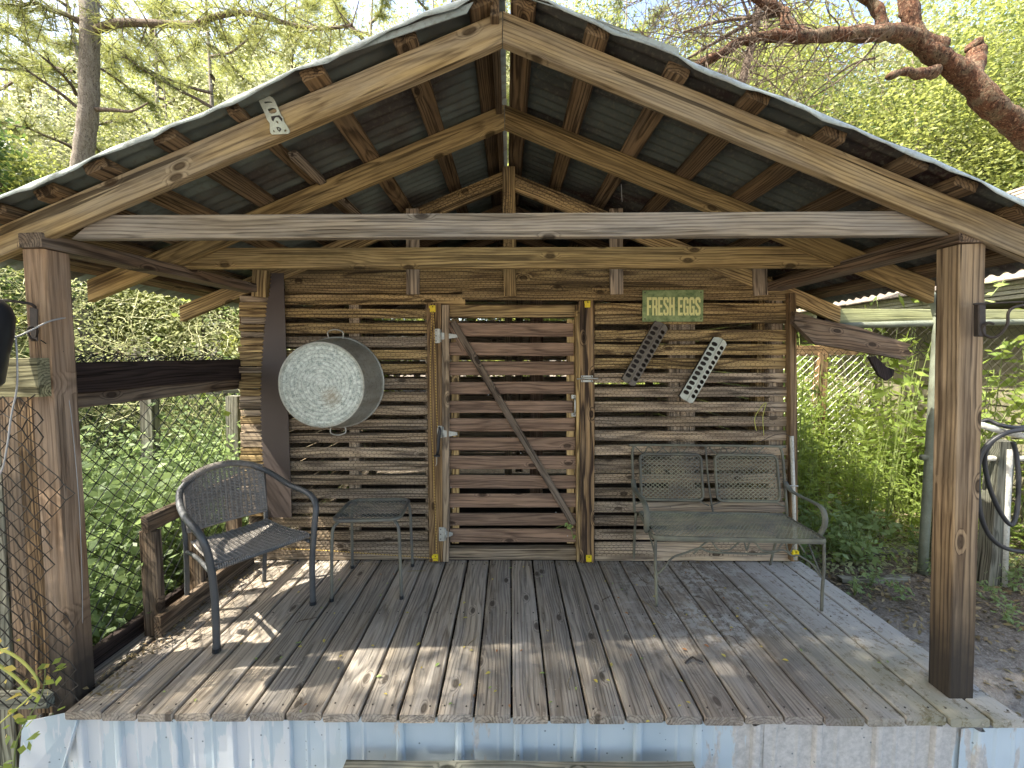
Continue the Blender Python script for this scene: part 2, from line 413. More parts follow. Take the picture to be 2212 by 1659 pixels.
def tub_mat():
    s = NT('tub_bottom_zinc'); oc = s.n('TexCoord').outputs['Object']
    vo = s.n('TexVoronoi'); s.set(vo.inputs['Vector'], oc); vo.inputs['Scale'].default_value = 120
    sc = s.n('SeparateColor'); s.set(sc.inputs[0], vo.outputs['Color'])
    n = s.noise(oc, 42, 6, .8, .5)
    c = s.mix(s.ramp(n, [(.38, 0.0), (.62, 1.0)]), (.22, .27, .25), (.66, .72, .67))
    c = s.mix(s.math('MULTIPLY', s.ramp(sc.outputs[0], [(.4, 0.0), (.9, 1.0)]), .35), c, (.75, .78, .70))
    ln = s.n('VectorMath', operation='LENGTH'); s.set(ln.inputs[0], s.scale(oc, (1, 1, 0)))
    wv = s.math('SINE', s.math('ADD', s.math('MULTIPLY', ln.outputs['Value'], 260), s.math('MULTIPLY', n, 3)))
    c = s.mix(s.math('MULTIPLY', s.ramp(wv, [(.3, 0.0), (1.0, 1.0)]), .38), c, (.18, .20, .18))
    d = s.n('VectorMath', operation='DISTANCE'); s.set(d.inputs[0], s.scale(oc, (1, 1, 0))); s.set(d.inputs[1], (.055, -.075, 0))
    sp = s.math('MULTIPLY', s.ramp(s.math('ADD', d.outputs['Value'], s.math('MULTIPLY', s.math('SUBTRACT', n, .5), .10)), [(.015, 1.0), (.075, 0.0)]), .55)
    c = s.mix(sp, c, (.26, .19, .10))
    e = s.ramp(s.math('ADD', ln.outputs['Value'], s.math('MULTIPLY', s.math('SUBTRACT', s.noise(oc, 12, 4), .5), .03)), [(.235, 0.0), (.256, 1.0)])
    c = s.mix(s.math('MULTIPLY', e, .5), c, (.20, .20, .15))
    return s.finish(c, .42, .25, s.math('ADD', s.math('MULTIPLY', wv, .25), n), .3, .003)
M['tub'] = tub_mat()
M['galv'] = metal('galvanised', (.46, .47, .43), .25, (.18, .10, .06), .5, .5, dirt=.35, scale=2)
M['feeder'] = metal('galvanised_feeder', (.50, .53, .47), .2, (.14, .09, .07), .35, .5, dirt=.2, scale=2)
M['feederd'] = metal('rusty_feeder', (.17, .15, .125), .9, (.070, .045, .040), .1, .7, dirt=.4, scale=.7)
M['pipe'] = metal('grey_green_pipe', (.17, .19, .145), .3, (.10, .09, .06), .2, .6, dirt=.4, scale=2)
M['pipew'] = metal('pale_pipe', (.58, .57, .50), .15, (.2, .18, .12), .0, .5, dirt=.4, scale=1.5)
M['wire'] = plain('dark_wire', (.035, .030, .024), .7, .2)
M['hexwire'] = plain('rusty_hex_wire', (.050, .034, .022), .8, .2)
M['blackwire'] = plain('black_coated_wire', (.008, .010, .011), .45, 0, .5)
M['palewire'] = plain('pale_wire', (.45, .45, .44), .5, .2)
M['chair'] = plain('chair_frame_paint', (.068, .072, .076), .45, .1, .5, 12, .5, (.12, .122, .12))
M['wicker'] = plain('wicker_weave', (.19, .17, .15), .6, 0, .4, 50, .6, (.30, .28, .255))
M['table'] = plain('table_paint', (.10, .10, .095), .5, .1, .4, 9, .7, (.19, .19, .14))
M['bench'] = plain('bench_paint', (.085, .085, .074), .7, 0, .3, 6, .65, (.24, .235, .16))
M['benchmesh'] = plain('bench_mesh_paint', (.20, .20, .175), .75, 0, .2, 6, .8, (.37, .36, .24))
M['saw'] = plain('brown_saw_paint', (.075, .058, .052), .55, .1, .4, 5, .3, (.095, .075, .065))
M['yellow'] = plain('yellow_plastic', (.80, .62, .02), .4, 0, .5, 40, .1)
M['black'] = plain('black_plastic', (.012, .014, .017), .35, 0, .5, 8, .4, (.03, .035, .04))
M['hose'] = plain('hose_rubber', (.022, .023, .026), .45, 0, .5, 6, .6, (.05, .053, .057))
M['bracket'] = metal('bracket_zinc', (.62, .64, .52), .15, (.3, .26, .05), .3, .45, dirt=.2, scale=6)
M['brackdark'] = plain('bracket_iron', (.05, .043, .038), .6, .5, .4, 30, .5, (.09, .07, .06))
M['white'] = plain('white_sheet', (.74, .72, .68), .6, 0, .3, 3, .3, (.55, .52, .46))

def rope_mat():
    s = NT('fence_rope'); oc = s.n('TexCoord').outputs['Object']
    sp = s.n('SeparateXYZ'); s.set(sp.inputs[0], oc)
    w = s.math('FRACT', s.math('MULTIPLY', s.math('ADD', sp.outputs[2], sp.outputs[0]), 55.0))
    return s.finish(s.mix(s.ramp(w, [(.45, 0.0), (.55, 1.0)]), (.62, .43, .10), (.20, .12, .04)), .6)
M['rope'] = rope_mat()
def skirt_mat():
    s = NT('skirt_paint'); geo = s.n('NewGeometry').outputs['Position']
    c = s.mix(s.ramp(s.noise(geo, 3, 3), [(.3, 0.0), (.7, 1.0)]), (.42, .50, .55), (.52, .60, .64))
    n = s.noise(s.scale(geo, (5, 5, 1.3)), 1.6, 5, .62)
    sp = s.n('SeparateXYZ'); s.set(sp.inputs[0], geo)
    mr = s.n('MapRange'); s.set(mr.inputs[0], sp.outputs[0]); mr.inputs[1].default_value = .55; mr.inputs[2].default_value = 1.15
    mr.inputs[3].default_value = -.10; mr.inputs[4].default_value = .30
    m5 = s.n('MapRange'); s.set(m5.inputs[0], sp.outputs[0]); m5.inputs[1].default_value = 1.68; m5.inputs[2].default_value = 1.8
    m5.inputs[3].default_value = 0; m5.inputs[4].default_value = -.32
    peel = s.ramp(s.math('ADD', s.math('ADD', n, mr.outputs[0]), m5.outputs[0]), [(.54, 0.0), (.565, 1.0)])
    pg = s.mix(s.ramp(s.noise(geo, 45, 4, .7), [(.35, 0.0), (.65, 1.0)]), (.40, .39, .37), (.56, .54, .51))
    c = s.mix(peel, c, pg)
    ml = s.n('MapRange'); s.set(ml.inputs[0], sp.outputs[0]); ml.inputs[1].default_value = -.5; ml.inputs[2].default_value = -1.0
    lf = s.math('MULTIPLY', ml.outputs[0], s.ramp(s.noise(s.scale(geo, (11, 11, 2.5)), 1, 4, .6), [(.50, 0.0), (.515, 1.0)]))
    c = s.mix(s.math('MULTIPLY', lf, .8), c, (.62, .64, .66))
    vo = s.n('TexVoronoi'); s.set(vo.inputs['Vector'], geo); vo.inputs['Scale'].default_value = 28
    sc = s.n('SeparateColor'); s.set(sc.inputs[0], vo.outputs['Color'])
    dot = s.math('MULTIPLY', s.math('LESS_THAN', vo.outputs['Distance'], .11), s.math('GREATER_THAN', sc.outputs[0], .45))
    c = s.mix(s.math('MULTIPLY', dot, .75), c, (.10, .13, .15))
    return s.finish(c, .55, .05, s.noise(geo, 70, 3), .15, .002, .35)
M['skirt'] = skirt_mat()
def ground_mat():
    s = NT('forest_soil'); geo = s.n('NewGeometry').outputs['Position']
    a = s.noise(geo, 1.1, 4, .6); b = s.noise(geo, 22, 5, .7); c3 = s.noise(geo, 90, 3, .7)
    c = s.mix(s.ramp(b, [(.35, 0.0), (.65, 1.0)]), (.055, .042, .030), (.17, .14, .105))
    c = s.mix(s.math('MULTIPLY', s.ramp(c3, [(.5, 0.0), (.62, 1.0)]), .6), c, (.30, .27, .23))
    sandy = s.mix(s.ramp(b, [(.35, 0.0), (.6, 1.0)]), (.26, .23, .20), (.42, .39, .35))
    sp = s.n('SeparateXYZ'); s.set(sp.inputs[0], geo)
    mr = s.n('MapRange'); s.set(mr.inputs[0], s.math('ADD', sp.outputs[1], s.math('MULTIPLY', s.math('SUBTRACT', a, .5), 1.0)))
    mr.inputs[1].default_value = 2.55; mr.inputs[2].default_value = 1.9; mr.inputs[3].default_value = 0; mr.inputs[4].default_value = 1
    c = s.mix(s.math('MULTIPLY', mr.outputs[0], .8), c, sandy)
    return s.finish(c, .95, 0, s.math('ADD', b, c3), .8, .02, .1)
M['ground'] = ground_mat()
def bark(name, a, b, sc, vert=3.0, str_=1.0, mid=None, hi=None):
    s = NT(name); oc = s.n('TexCoord').outputs['Object']
    v = s.scale(oc, (1, 1, 1 / vert))
    v = s.vmath('ADD', v, s.scale(s.vmath('SUBTRACT', s.noise(v, sc * .5, 3, .6, color=True), (.5, .5, .5)), (.10, .10, .10)))
    n = s.noise(v, sc, 6, .75, .8); n2 = s.noise(v, sc * 3, 4, .7)
    r_ = s.n('TexNoise', noise_type='RIDGED_MULTIFRACTAL'); s.set(r_.inputs['Vector'], v); r_.inputs['Scale'].default_value = sc * .9; r_.inputs['Detail'].default_value = 4
    c = s.mix(s.ramp(n, [(.36, 0.0), (.64, 1.0)]), b, a)
    if mid: c = s.mix(s.ramp(s.noise(oc, sc * .4, 5, .75), [(.46, 0.0), (.58, 1.0)]), c, mid)
    if hi: c = s.mix(s.ramp(n2, [(.56, 0.0), (.66, 1.0)]), c, hi)
    c = s.mix(s.ramp(n2, [(.36, 1.0), (.46, 0.0)]), c, tuple(x * .35 for x in b))
    return s.finish(c, .9, 0, s.math('ADD', n, n2), str_, .02, .15)
M['pinebark'] = bark('pine_bark', (.34, .30, .25), (.16, .13, .105), 30, 2.5)
M['redbark'] = bark('peeling_red_bark', (.135, .062, .034), (.050, .028, .019), 20, 1.6, .9, mid=(.125, .095, .062), hi=(.27, .175, .115))
M['twig'] = bark('grey_twig', (.22, .17, .13), (.10, .075, .06), 30, 3)
M['needle'] = leafmat('pine_needles', (.085, .125, .035), (.19, .21, .055), .4, (.42, .42, .12), 1.5)
M['leafy'] = leafmat('broad_leaves', (.065, .10, .022), (.27, .29, .085), .5, (.46, .50, .12), 1.3)
M['pale'] = leafmat('pale_leaves', (.11, .135, .06), (.40, .40, .24), .45, (.50, .51, .28), 2.2)
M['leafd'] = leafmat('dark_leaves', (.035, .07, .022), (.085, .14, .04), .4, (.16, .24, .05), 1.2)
M['weed'] = leafmat('weed_leaves', (.11, .17, .035), (.25, .32, .07), .5, (.45, .55, .10), 2.0)
M['fern'] = leafmat('shrub_leaves', (.12, .185, .075), (.25, .34, .15), .45, (.40, .52, .18), 2.0)
M['vine'] = leafmat('vine_tangle', (.17, .20, .09), (.36, .38, .19), .4, (.50, .54, .24), 2.0)
M['litter'] = leafmat('dry_leaf_litter', (.14, .095, .05), (.34, .28, .14), .1, None, 9.0)
M['palelitter'] = leafmat('pale_leaf_litter', (.34, .25, .17), (.52, .43, .32), .1, None, 9.0)
M['yleaf'] = leafmat('yellow_fallen_leaf', (.50, .46, .12), (.66, .50, .10), .3, None, 40.0)
M['oleaf'] = leafmat('brown_fallen_leaf', (.30, .13, .05), (.40, .20, .08), .2, None, 40.0)
M['gleaf'] = leafmat('green_fallen_leaf', (.22, .34, .10), (.36, .42, .14), .3, None, 40.0)
M['vinestem'] = plain('vine_stems', (.42, .43, .22), .6, 0, .3, 3, .4, (.30, .26, .16))
M['stem'] = plain('green_stem', (.16, .20, .06), .6)
M['ystem'] = plain('yellow_stem', (.50, .50, .12), .6)

# ------------------------------------------------------------------ ground
def gh(x, y):
    side = max(0.0, min(1.0, (y - 1.5) / .9))
    z = -.42 + .30 * side * (3 - 2 * side) * side
    if x < -1.6: z -= .16 * min(1, (-1.6 - x) / .8)
    if y > 3.3: z += .05 * math.sin(x * .7 + y * .4)
    z += .02 * mnoise.noise(Vector((x * 1.5, y * 1.5, 0)))
    return z
def grid_lines(lo, hi, a, b, fine, coarse):
    out = []; v = lo
    while v < hi:
        out.append(v); v += fine if a <= v <= b else coarse
    out.append(hi); return out
gx = grid_lines(-120, 120, -6, 8, .15, 5.0); gy = grid_lines(-120, 160, -2, 9, .15, 5.0)
GV = [(x, y, gh(x, y)) for y in gy for x in gx]; nx = len(gx)
GF = [(j * nx + i, j * nx + i + 1, (j + 1) * nx + i + 1, (j + 1) * nx + i) for j in range(len(gy) - 1) for i in range(nx - 1)]
g = mk('ground', GV, GF, M['ground'], smooth=True); tag(g, 'dark forest soil and pale sandy dirt around the shed', kind='structure')

# ------------------------------------------------------------------ the coop
YW = 2.903                       # front face of the slatted wall
coop = empty('chicken_coop', (0, YW, 0), 'small slatted wooden chicken coop with a gabled porch roof and plank deck', 'coop')
SL = .400; AP = 2.700; XL = -1.80; XR = 1.84; YB = 5.3
def rtop(x): return AP - SL * abs(x)

# deck planks
gaps = [-1.79, -1.637, -1.493, -1.343, -1.196, -1.048, -0.901, -0.75, -0.598, -0.447, -0.296, -0.145, 0.006, 0.155, 0.309, 0.459,
        0.613, 0.763, 0.926, 1.084, 1.24, 1.401, 1.558, 1.728, 1.89, 2.025]
for i in range(len(gaps) - 1):
    a, b = gaps[i], gaps[i + 1]; x = (a + b) / 2
    y0 = 1.622 + random.uniform(-.006, .006); y1 = YW + .02
    if i == 0: y0 += .004
    board('deck_plank', (x, y0 - SKEW * x, -.0185), (x + random.uniform(-.002, .002), y1 - SKEW * x, -.0185 + random.uniform(-.001, .0015)), b - a - random.uniform(.007, .012), .034,
          (0, 0, 1), M['deck'], coop, ns=5, jit=.0012, ch=.005)
board('deck_plank', S(-1.90, 1.70, -.03), S(-1.86, 2.88, -.03), .12, .034, (0, 0, 1), M['deck'], coop)
for y in (1.80, 2.3, 2.8):
    board('joist', S(-1.8, y, -.09), S(1.9, y, -.09), .10, .04, (0, 1, 0), M['raildark'], coop)

# posts
def post(a, b, wx, wy, mat):
    return board('post', a, b, wx, wy, (0, -1, 0), mat, coop, ns=4, jit=.0012, ch=.004)
post((-1.868, 1.762, -.45), (-1.856, 1.762, 1.838), .094, .094, M['postl'])
post((1.882, 1.745, -.02), (1.778, 1.722, 1.853), .102, .094, M['postr'])
post((-1.70, 3.02, -.3), (-1.70, 3.02, 1.96), .09, .09, M['slat'])
post((1.74, 3.0, -.3), (1.74, 3.0, 1.96), .09, .09, M['slat'])
# side beams (lie flat on the posts)
board('side_beam', (-1.853, 1.700, 1.867), (-1.722, YW, 1.872), .056, .108, (1, 0, 0), M['rail'], coop, ns=4)
board('side_beam', (1.765, 1.665, 1.884), (1.752, YW, 1.880), .056, .108, (1, 0, 0), M['rail'], coop, ns=4)

# rafters
def rafter(Y, mat, top=AP, w=.104, t=.038, xend=2.20, sides=(-1, 1), splinter=False, slope=SL):
    v = w / math.cos(math.atan(slope))
    for s in sides:
        x0 = -.028; x1 = s * xend - (0.03 if s < 0 else 0)
        ap = top; zt = top - slope * abs(x1 - x0)
        pts = [S(x0 + .001 * s, Y, ap), S(x1, Y, zt), S(x1 - s * .0, Y, zt - v), S(x0 + .001 * s, Y, ap - v)]
        slab('rafter', pts, (0, t, 0), (pts[1] - pts[0]), mat, coop)
rafter(1.68, M['rafter'])
rafter(2.275, M['rafter2'], 2.700, .104)
rafter(YW + .005, M['slat'], 2.640, .098)
for y in (3.55, 4.2, 4.85, 5.25):
    rafter(y, M['purlin'], 2.66, .09)
# tie beams with ends cut to the roof slope
def tie(Y, z0, z1, xl0, xl1, xr0, xr1, mat, t=.038, dz=.006):
    pts = [S(xl0, Y, z0), S(xr0, Y, z0 + dz), S(xr1, Y, z1 + dz), S(xl1, Y, z1)]
    slab('tie_beam', pts, (0, t, 0), (1, 0, 0), mat, coop)
tie(1.722, 1.885, 1.977, -1.74, -1.62, 1.71, 1.60, M['tie'])
tie(2.317, 1.889, 1.997, -1.86, -1.74, 1.88, 1.64, M['rafter2'], dz=.0)
tie(YW + .25, 2.10, 2.19, -1.1, -1.1, 1.1, 1.1, M['purlin'])

# purlins laid flat over the rafters, ends poking out in front
px_l = [-.105, -.385, -.72, -1.0, -1.27, -1.53, -1.74, -1.93, -2.14]
px_r = [.045, .315, .615, .895, 1.19, 1.47, 1.66, 1.90, 2.14]
ang = math.atan(SL); ct = .038 / math.cos(ang)
for s, xs in ((-1, px_l), (1, px_r)):
    for i, x in enumerate(xs):
        zc = AP - SL * abs(x + .028) + .5 * .040 / math.cos(ang)
        n = Vector((s * math.sin(ang), 0, math.cos(ang)))
        yf = 1.63 + random.uniform(-.012, .02)
        if s < 0 and i == 3:    # split, warped purlin
            board('purlin', (x - .022, yf - SKEW * x, zc), (x - .03, 5.5, zc), .045, .036, n, M['purlin'], coop, ns=5, jit=.004)
            board('purlin', (x + .030, yf + .35, zc - .012), (x + .020, 5.5, zc - .004), .042, .032, n, M['slatlow'], coop, ns=7, jit=.005, label='split half of a warped purlin')
            continue
        board('purlin', (x, yf - SKEW * x, zc), (x + random.uniform(-.02, .02), 5.5, zc), .088, .036, n, M['purlin'], coop, ns=4, jit=.003)

# corrugated roof sheets
def roof_sheet(s, y0, y1, lift, front):
    ncol = 40 if front else 12; pitch = .062; rows = int((y1 - y0) / pitch * 6); xs = [0.0 + 2.30 * k / ncol for k in range(ncol + 1)]
    V = []; Fc = []
    lipn = 4 if front else 0
    for r in range(-lipn, rows + 1):
        y = y0 + (y1 - y0) * max(r, 0) / rows
        for xx in xs:
            x = s * (xx + .018)
            z = AP - SL * abs(x + .028) + .047 + lift + .0095 * math.sin(2 * math.pi * y / pitch)
            sag = (.004 * math.sin(xx * 5.3 + s) + .004 * math.sin(xx * 12 + 2 * s)) + .002 * math.sin(xx * 27)
            if front: z += sag * max(0, 1 - (y - y0) / .20)
            yy = y
            if r < 0:
                f = -r / lipn
                drop = .024 + .006 * math.sin(xx * 17 + s * 2) + .004 * math.sin(xx * 41)
                z -= drop * f; yy = y0 - .010 * math.sin(f * math.pi * .6)
            V.append((x, yy - SKEW * x, z))
    nr = rows + 1 + lipn; nc = ncol + 1
    F1 = []; F2 = []
    for i in range(nr - 1):
        for k in range(ncol):
            q = (i * nc + k, i * nc + k + 1, (i + 1) * nc + k + 1, (i + 1) * nc + k)
            F2.append(q) if i < lipn else F1.append(q)
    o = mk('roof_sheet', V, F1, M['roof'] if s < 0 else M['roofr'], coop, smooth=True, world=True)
    sol = o.modifiers.new('thickness', 'SOLIDIFY'); sol.thickness = .0012
    if front:
        used = sorted(set(i for q in F2 for i in q)); mp = {u: i for i, u in enumerate(used)}
        e = mk('rolled_edge', [V[u] for u in used], [tuple(mp[i] for i in q) for q in F2], M['rooflip'], o, smooth=True, world=True)
        so = e.modifiers.new('thickness', 'SOLIDIFY'); so.thickness = .002
for s in (-1, 1):
    y = 1.607; k = 0
    while y < 5.45:
        y2 = min(y + .68, 5.5); roof_sheet(s, y, y2, .002 * (k % 2), k == 0); y = y2 - .05; k += 1
# ridge boards and a loose flashing strip on the left
slab('flashing', [at(737, 119, 1.61), at(1008, 28, 1.61), at(1022, 4, 1.61), at(737, 108, 1.61)], (0, .004, 0), (1, 0, .4), M['rooflip'], coop, bev=0)
slab('flashing', [at(1128, -8, 1.60), at(1467, 104, 1.60), at(1467, 120, 1.60), at(1250, 28, 1.60)], (0, .003, 0), (1, 0, -.4), M['rooflip'], coop, bev=0)
slab('ridge_board', [S(-.072, 1.64, 2.65), S(-.040, 1.64, 2.65), S(-.040, 1.64, 2.725), S(-.072, 1.64, 2.725)], (0, 3.8, 0), (0, 1, 0), M['purlin'], coop)

# header boards, studs over the wall
def wp(px, py, d=0.0): return at(px, py, YW + d)
def wall_board(name, x0, x1, y0, y1, mat, t=.02, off=0.0, tilt=0.0, parent=None, ns=3, **kw):
    "board on the front wall, given by its photo extents; tilt in px at the right end"
    ym = (y0 + y1) / 2
    a = wp(x0, ym, off + t / 2); b = wp(x1, ym + tilt, off + t / 2)
    w = (wp(x0, y0, off).z - wp(x0, y1, off).z)
    return board(name, a, b, w, t, (0, -1, 0), mat, parent or coop, ns=ns, **kw)
wall_board('header_board', 618, 1640, 582, 634, M['slat'], .038, .02, ns=5)
wall_board('header_board', 1285, 1650, 622, 636, M['slat'], .02, .012)
for x0, x1, yt in ((880, 905, 452), (1318, 1345, 452)):
    a = wp((x0 + x1) / 2, 636, -.0); b = wp((x0 + x1) / 2 - 1, yt, 0)
    board('stud', a, b, .085, .030, (0, -1, 0), M['slatlow'], coop)
board('king_post', wp(1102, 640, -.012), wp(1099, 362, -.012), .082, .03, (0, -1, 0), M['slat'], coop)
board('stud', wp(1642, 638, 0), wp(1640, 575, 0), .09, .03, (0, -1, 0), M['slatlow'], coop)
board('stud', wp(563, 642, -.02), wp(565, 585, -.02), .095, .05, (0, -1, 0), M['slat'], coop)

# slats of the front wall
random.seed(21)
def pick(y): return M['slat'] if y < 760 + random.uniform(-40, 40) else M['slatlow']
tops_r = [626, 655.6, 681, 712.4, 743, 774, 805.5, 836, 867.7, 899.5, 930, 960.8, 991.5, 1023, 1054, 1083.5, 1114, 1143.5]
bots_r = [648, 679.6, 700.4, 737, 766, 797, 826, 857, 889.5, 920.7, 951.5, 982, 1014, 1043, 1075.5, 1106, 1135.5, 1165]
for a, b in zip(tops_r, bots_r):
    x0 = 1284 if a > 640 else 1000
    if a > 660: x1 = 1700 + random.uniform(-4, 5)
    else: x1 = 1705
    wall_board('slat', x0, x1, a, b, pick(a), .019, 0, random.uniform(-1, 1), jit=.003, ns=5)
wall_board('base_board', 1284, 1706, 1171, 1211, M['slatlow'], .02, 0)
y = 636.0
wall_board('slat', 588, 1005, 636, 658, M['slat'], .019, 0)
y = 667
while y < 1150:
    h = random.uniform(19.5, 23.5)
    wall_board('slat', 590, 926 + random.uniform(-2, 2), y, y + h, pick(y), .019, 0, random.uniform(-1.5, 1.5), jit=.002)
    y += 29.9
wall_board('base_board', 560, 928, 1168, 1208, M['slatlow'], .02, 0)
# stacked corner blocks at the left end
y = 640.0
while y < 1108:
    h = random.uniform(11, 17)
    wall_board('corner_block', 522 + random.uniform(-3, 4), 592, y, y + h, M['slat'] if random.random() < .6 else M['slatlow'], .05, -.015 + random.uniform(-.005, .003), jit=.003)
    y += h + 1.2
# studs behind the slats
for px, w in ((768, .07), (1451, .055), (1478, .13), (1672, .10), (930, .06), (1270, .06)):
    board('stud', wp(px, 1205, .05), wp(px, 640, .05), w, .05, (0, -1, 0), M['slatlow'], coop)
# right corner trim
board('corner_trim', wp(1711, 1208, -.01), wp(1707, 634, -.01), .045, .06, (0, -1, 0), M['trim'], coop)

mb = MB(); rn_ = random.Random(2)
def nail(p, n, r=.0032):
    p = Vector(p); n = Vector(n).normalized(); mb.tube([p - n * .002, p + n * .0015], r, 6)
for a, b in zip(tops_r, bots_r):
    for px in (1296, 1451, 1672): 
        nail(wp(px + rn_.uniform(-4, 4), (a + b) / 2 + rn_.uniform(-5, 5)), (0, -1, 0))
y = 667
while y < 1150:
    for px in (768, 915): nail(wp(px + rn_.uniform(-4, 4), y + 11 + rn_.uniform(-4, 4)), (0, -1, 0))
    y += 29.9
for i in range(len(gaps) - 1):
    for y_ in (1.665, 2.3, 2.86):
        for f in (.22, .78):
            x = gaps[i] + (gaps[i + 1] - gaps[i]) * f + rn_.uniform(-.008, .008); nail((x, y_ + rn_.uniform(-.01, .01) - SKEW * x, -.0005), (0, 0, 1), .0036)
mb.build('nail_heads', M['brackdark'], coop, WM[coop.name], world=True)['kind'] = 'stuff'
# side, back walls: slats with gaps that let daylight through
for k in range(19):
    z = .05 + k * .096; w_ = .076 if k in (10, 11, 12, 13) else .094
    board('slat', (XL - .02, YW + .05, z + .035), (XL - .02, YB, z + .035 + random.uniform(-.004, .004)), .090, .019, (1, 0, 0), M['slatlow'], coop)
    board('slat', (XR + .01, YW + .05, z + .035), (XR + .01, YB, z + .035 + random.uniform(-.004, .004)), .090, .019, (1, 0, 0), M['slatlow'], coop)
    for (a, b) in ((XL, .1), (.12, XR)):
        board('slat', (a, YB, z + .03), (b, YB, z + .03 + random.uniform(-.004, .004)), w_, .019, (0, 1, 0), M['slatlow'], coop)
for x in (-1.7, -.85, -.02, .85, 1.7):
    board('stud', (x, YB - .05, -.2), (x, YB - .05, rtop(x) - .12), .09, .04, (0, 1, 0), M['slatlow'], coop)
board('coop_floor', (XL, (YW + YB) / 2, -.06), (XR, (YW + YB) / 2, -.06), YB - YW, .05, (0, 0, 1), M['raildark'], coop)
# interior things dimly seen: roost pole
board('roost_pole', (XL + .1, 4.4, .62), (XR - .1, 4.4, .66), .05, .05, (0, 0, 1), M['slatlow'], coop)
board('stud', (.11, YB - .06, 0), (.11, YB - .06, 2.4), .09, .04, (0, 1, 0), M['slatlow'], coop)
for k in range(9):
    z = 1.93 + k * .096; h_ = (2.62 - z) / .40
    if h_ > .1: board('slat', (-h_, YB, z), (h_, YB, z), .094, .019, (0, 1, 0), M['slatlow'], coop)
board('stud', (.25, 4.1, 0), (.25, 4.1, 2.3), .12, .10, (0, -1, 0), M['door'], coop)

# ------------------------------------------------------------------ the door
door = mk('door', [(0, 0, 0)], [], None, coop, Matrix.Translation(wp(1105, 1205)))
# door frame
board('door_frame_post', wp(943, 1211, -.012), wp(938, 656, -.012), .095, .04, (0, -1, 0), M['trim'], coop, ns=4, label='yellow-brown door frame board on the hinge side')
board('door_frame_post', wp(1268, 1213, -.012), wp(1267, 650, -.012), .096, .04, (0, -1, 0), M['trimd'], coop, ns=4, label='door frame board with bold dark grain on the latch side')
board('door_jamb', wp(964, 1207, .02), wp(964, 660, .02), .045, .09, (0, -1, 0), M['slatlow'], coop)
board('door_jamb', wp(1249, 1207, .02), wp(1247, 660, .02), .032, .09, (0, -1, 0), M['slat'], coop)
wall_board('door_lintel', 958, 1250, 659, 686, M['slat'], .05, .02)
wall_board('door_sill', 968, 1246, 1180, 1206, M['slatlow'], .05, .01)
for x in (984, 1232):
    board('door_stile', wp(x, 1172, .045), wp(x, 690, .045), .052, .03, (0, -1, 0), M['slat'], door)
ds = [(698, 727), (739.6, 768), (781.5, 810.7), (824.9, 851.5), (865.8, 891.7), (904, 931.8), (945, 972.7), (984, 1012.5), (1025.7, 1054), (1066.5, 1096), (1108.4, 1134.4), (1142, 1170.6)]
for i, (a, b) in enumerate(ds):
    wall_board('door_slat', 969 + i * .3, (1238 if i != 4 else 1234) + i * .7, a, b, M['door'], .020, .012, random.uniform(-1, 1), parent=door)
a = wp(981, 701, .0); b = wp(1239, 1131, .0)
board('door_brace', a + (a - b).normalized() * .02, b,   .046, .018, (0, -1, 0), M['brace'], door, ns=5, jit=.003)
# a small strip at the brace head
board('door_brace_spacer', wp(968, 695, .002), wp(1003, 759, .008), .03, .012, (0, -1, 0), M['door'], door)
def screws(pts, parent, mat='palewire', r=.0032):
    for (x, y) in pts:
        p = wp(x, y, -.006); mb = MB(); mb.tube([p, p + Vector((0, .006, 0))], r, 8); mb.build('screw', M[mat], parent, Matrix.Translation(p), world=True)
screws([(987, 716), (1055, 853), (1125, 979), (1201, 1107), (1232, 1108), (974, 1053), (979, 1098), (968, 1019), (1226, 1158)], door)
def plate(x0, x1, y0, y1, d, t, parent, mat='galv', name='hinge_leaf', holes=()):
    p = [wp(x0, y1, d), wp(x1, y1, d), wp(x1, y0, d), wp(x0, y0, d)]
    o = slab(name, p, (0, t, 0), (1, 0, 0), M[mat], parent, bev=.001)
    for (hx, hy) in holes:
        q = wp(hx, hy, d); mb = MB(); mb.tube([q + Vector((0, -.0012, 0)), q + Vector((0, .001, 0))], .0042, 8); mb.build('screw', M['brackdark'], parent, Matrix.Translation(q), world=True)
    return o
def hinge(x0, x1, y0, y1, xt, yt, tip=False):
    h = mk('hinge', [(0, 0, 0)], [], None, door, Matrix.Translation(wp(x0, y1, -.03)))
    plate(x0, x1, y0, y1, -.036, .003, h, holes=[((x0 + x1) / 2 - 2, y0 + (y1 - y0) * f) for f in (.15, .5, .85)])
    mb = MB(); mb.tube([wp(x1 + 2, y1 - 2, -.034), wp(x1 + 2, y0 + 2, -.034)], .006, 10); mb.build('hinge_pin', M['galv'], h, Matrix.Translation(wp(x1, y1, -.034)), world=True, smooth=True)
    p = [wp(x1 + 3, yt + 8, -.03), wp(xt, yt + 3, -.006), wp(xt, yt - 3, -.006), wp(x1 + 3, yt - 8, -.03)]
    slab('hinge_strap', p, (0, .003, 0), (1, 0, 0), M['galv'], h, bev=.0008)
hinge(938, 950, 710, 741, 989, 726); hinge(944, 955, 920, 946, 988, 937); hinge(948, 960, 1139, 1169, 978, 1154)
# pull handle
hd = mk('door_handle', [(0, 0, 0)], [], None, door, Matrix.Translation(wp(1240, 878, -.01)))
plate(1234, 1247, 853, 861, -.004, .003, hd, name='handle_plate', holes=[(1240, 857)]); plate(1234, 1247, 892, 900, -.004, .003, hd, name='handle_plate', holes=[(1240, 896)])
mb = MB(); mb.tube(smooth_path([wp(1241, 860, -.004), wp(1242, 866, -.028), wp(1242, 878, -.034), wp(1242, 889, -.028), wp(1241, 894, -.004)], 4), .006, 8, flat=((1, 0, 0), .6))
mb.build('handle_grip', M['galv'], hd, Matrix.Translation(wp(1241, 878)), world=True, smooth=True)
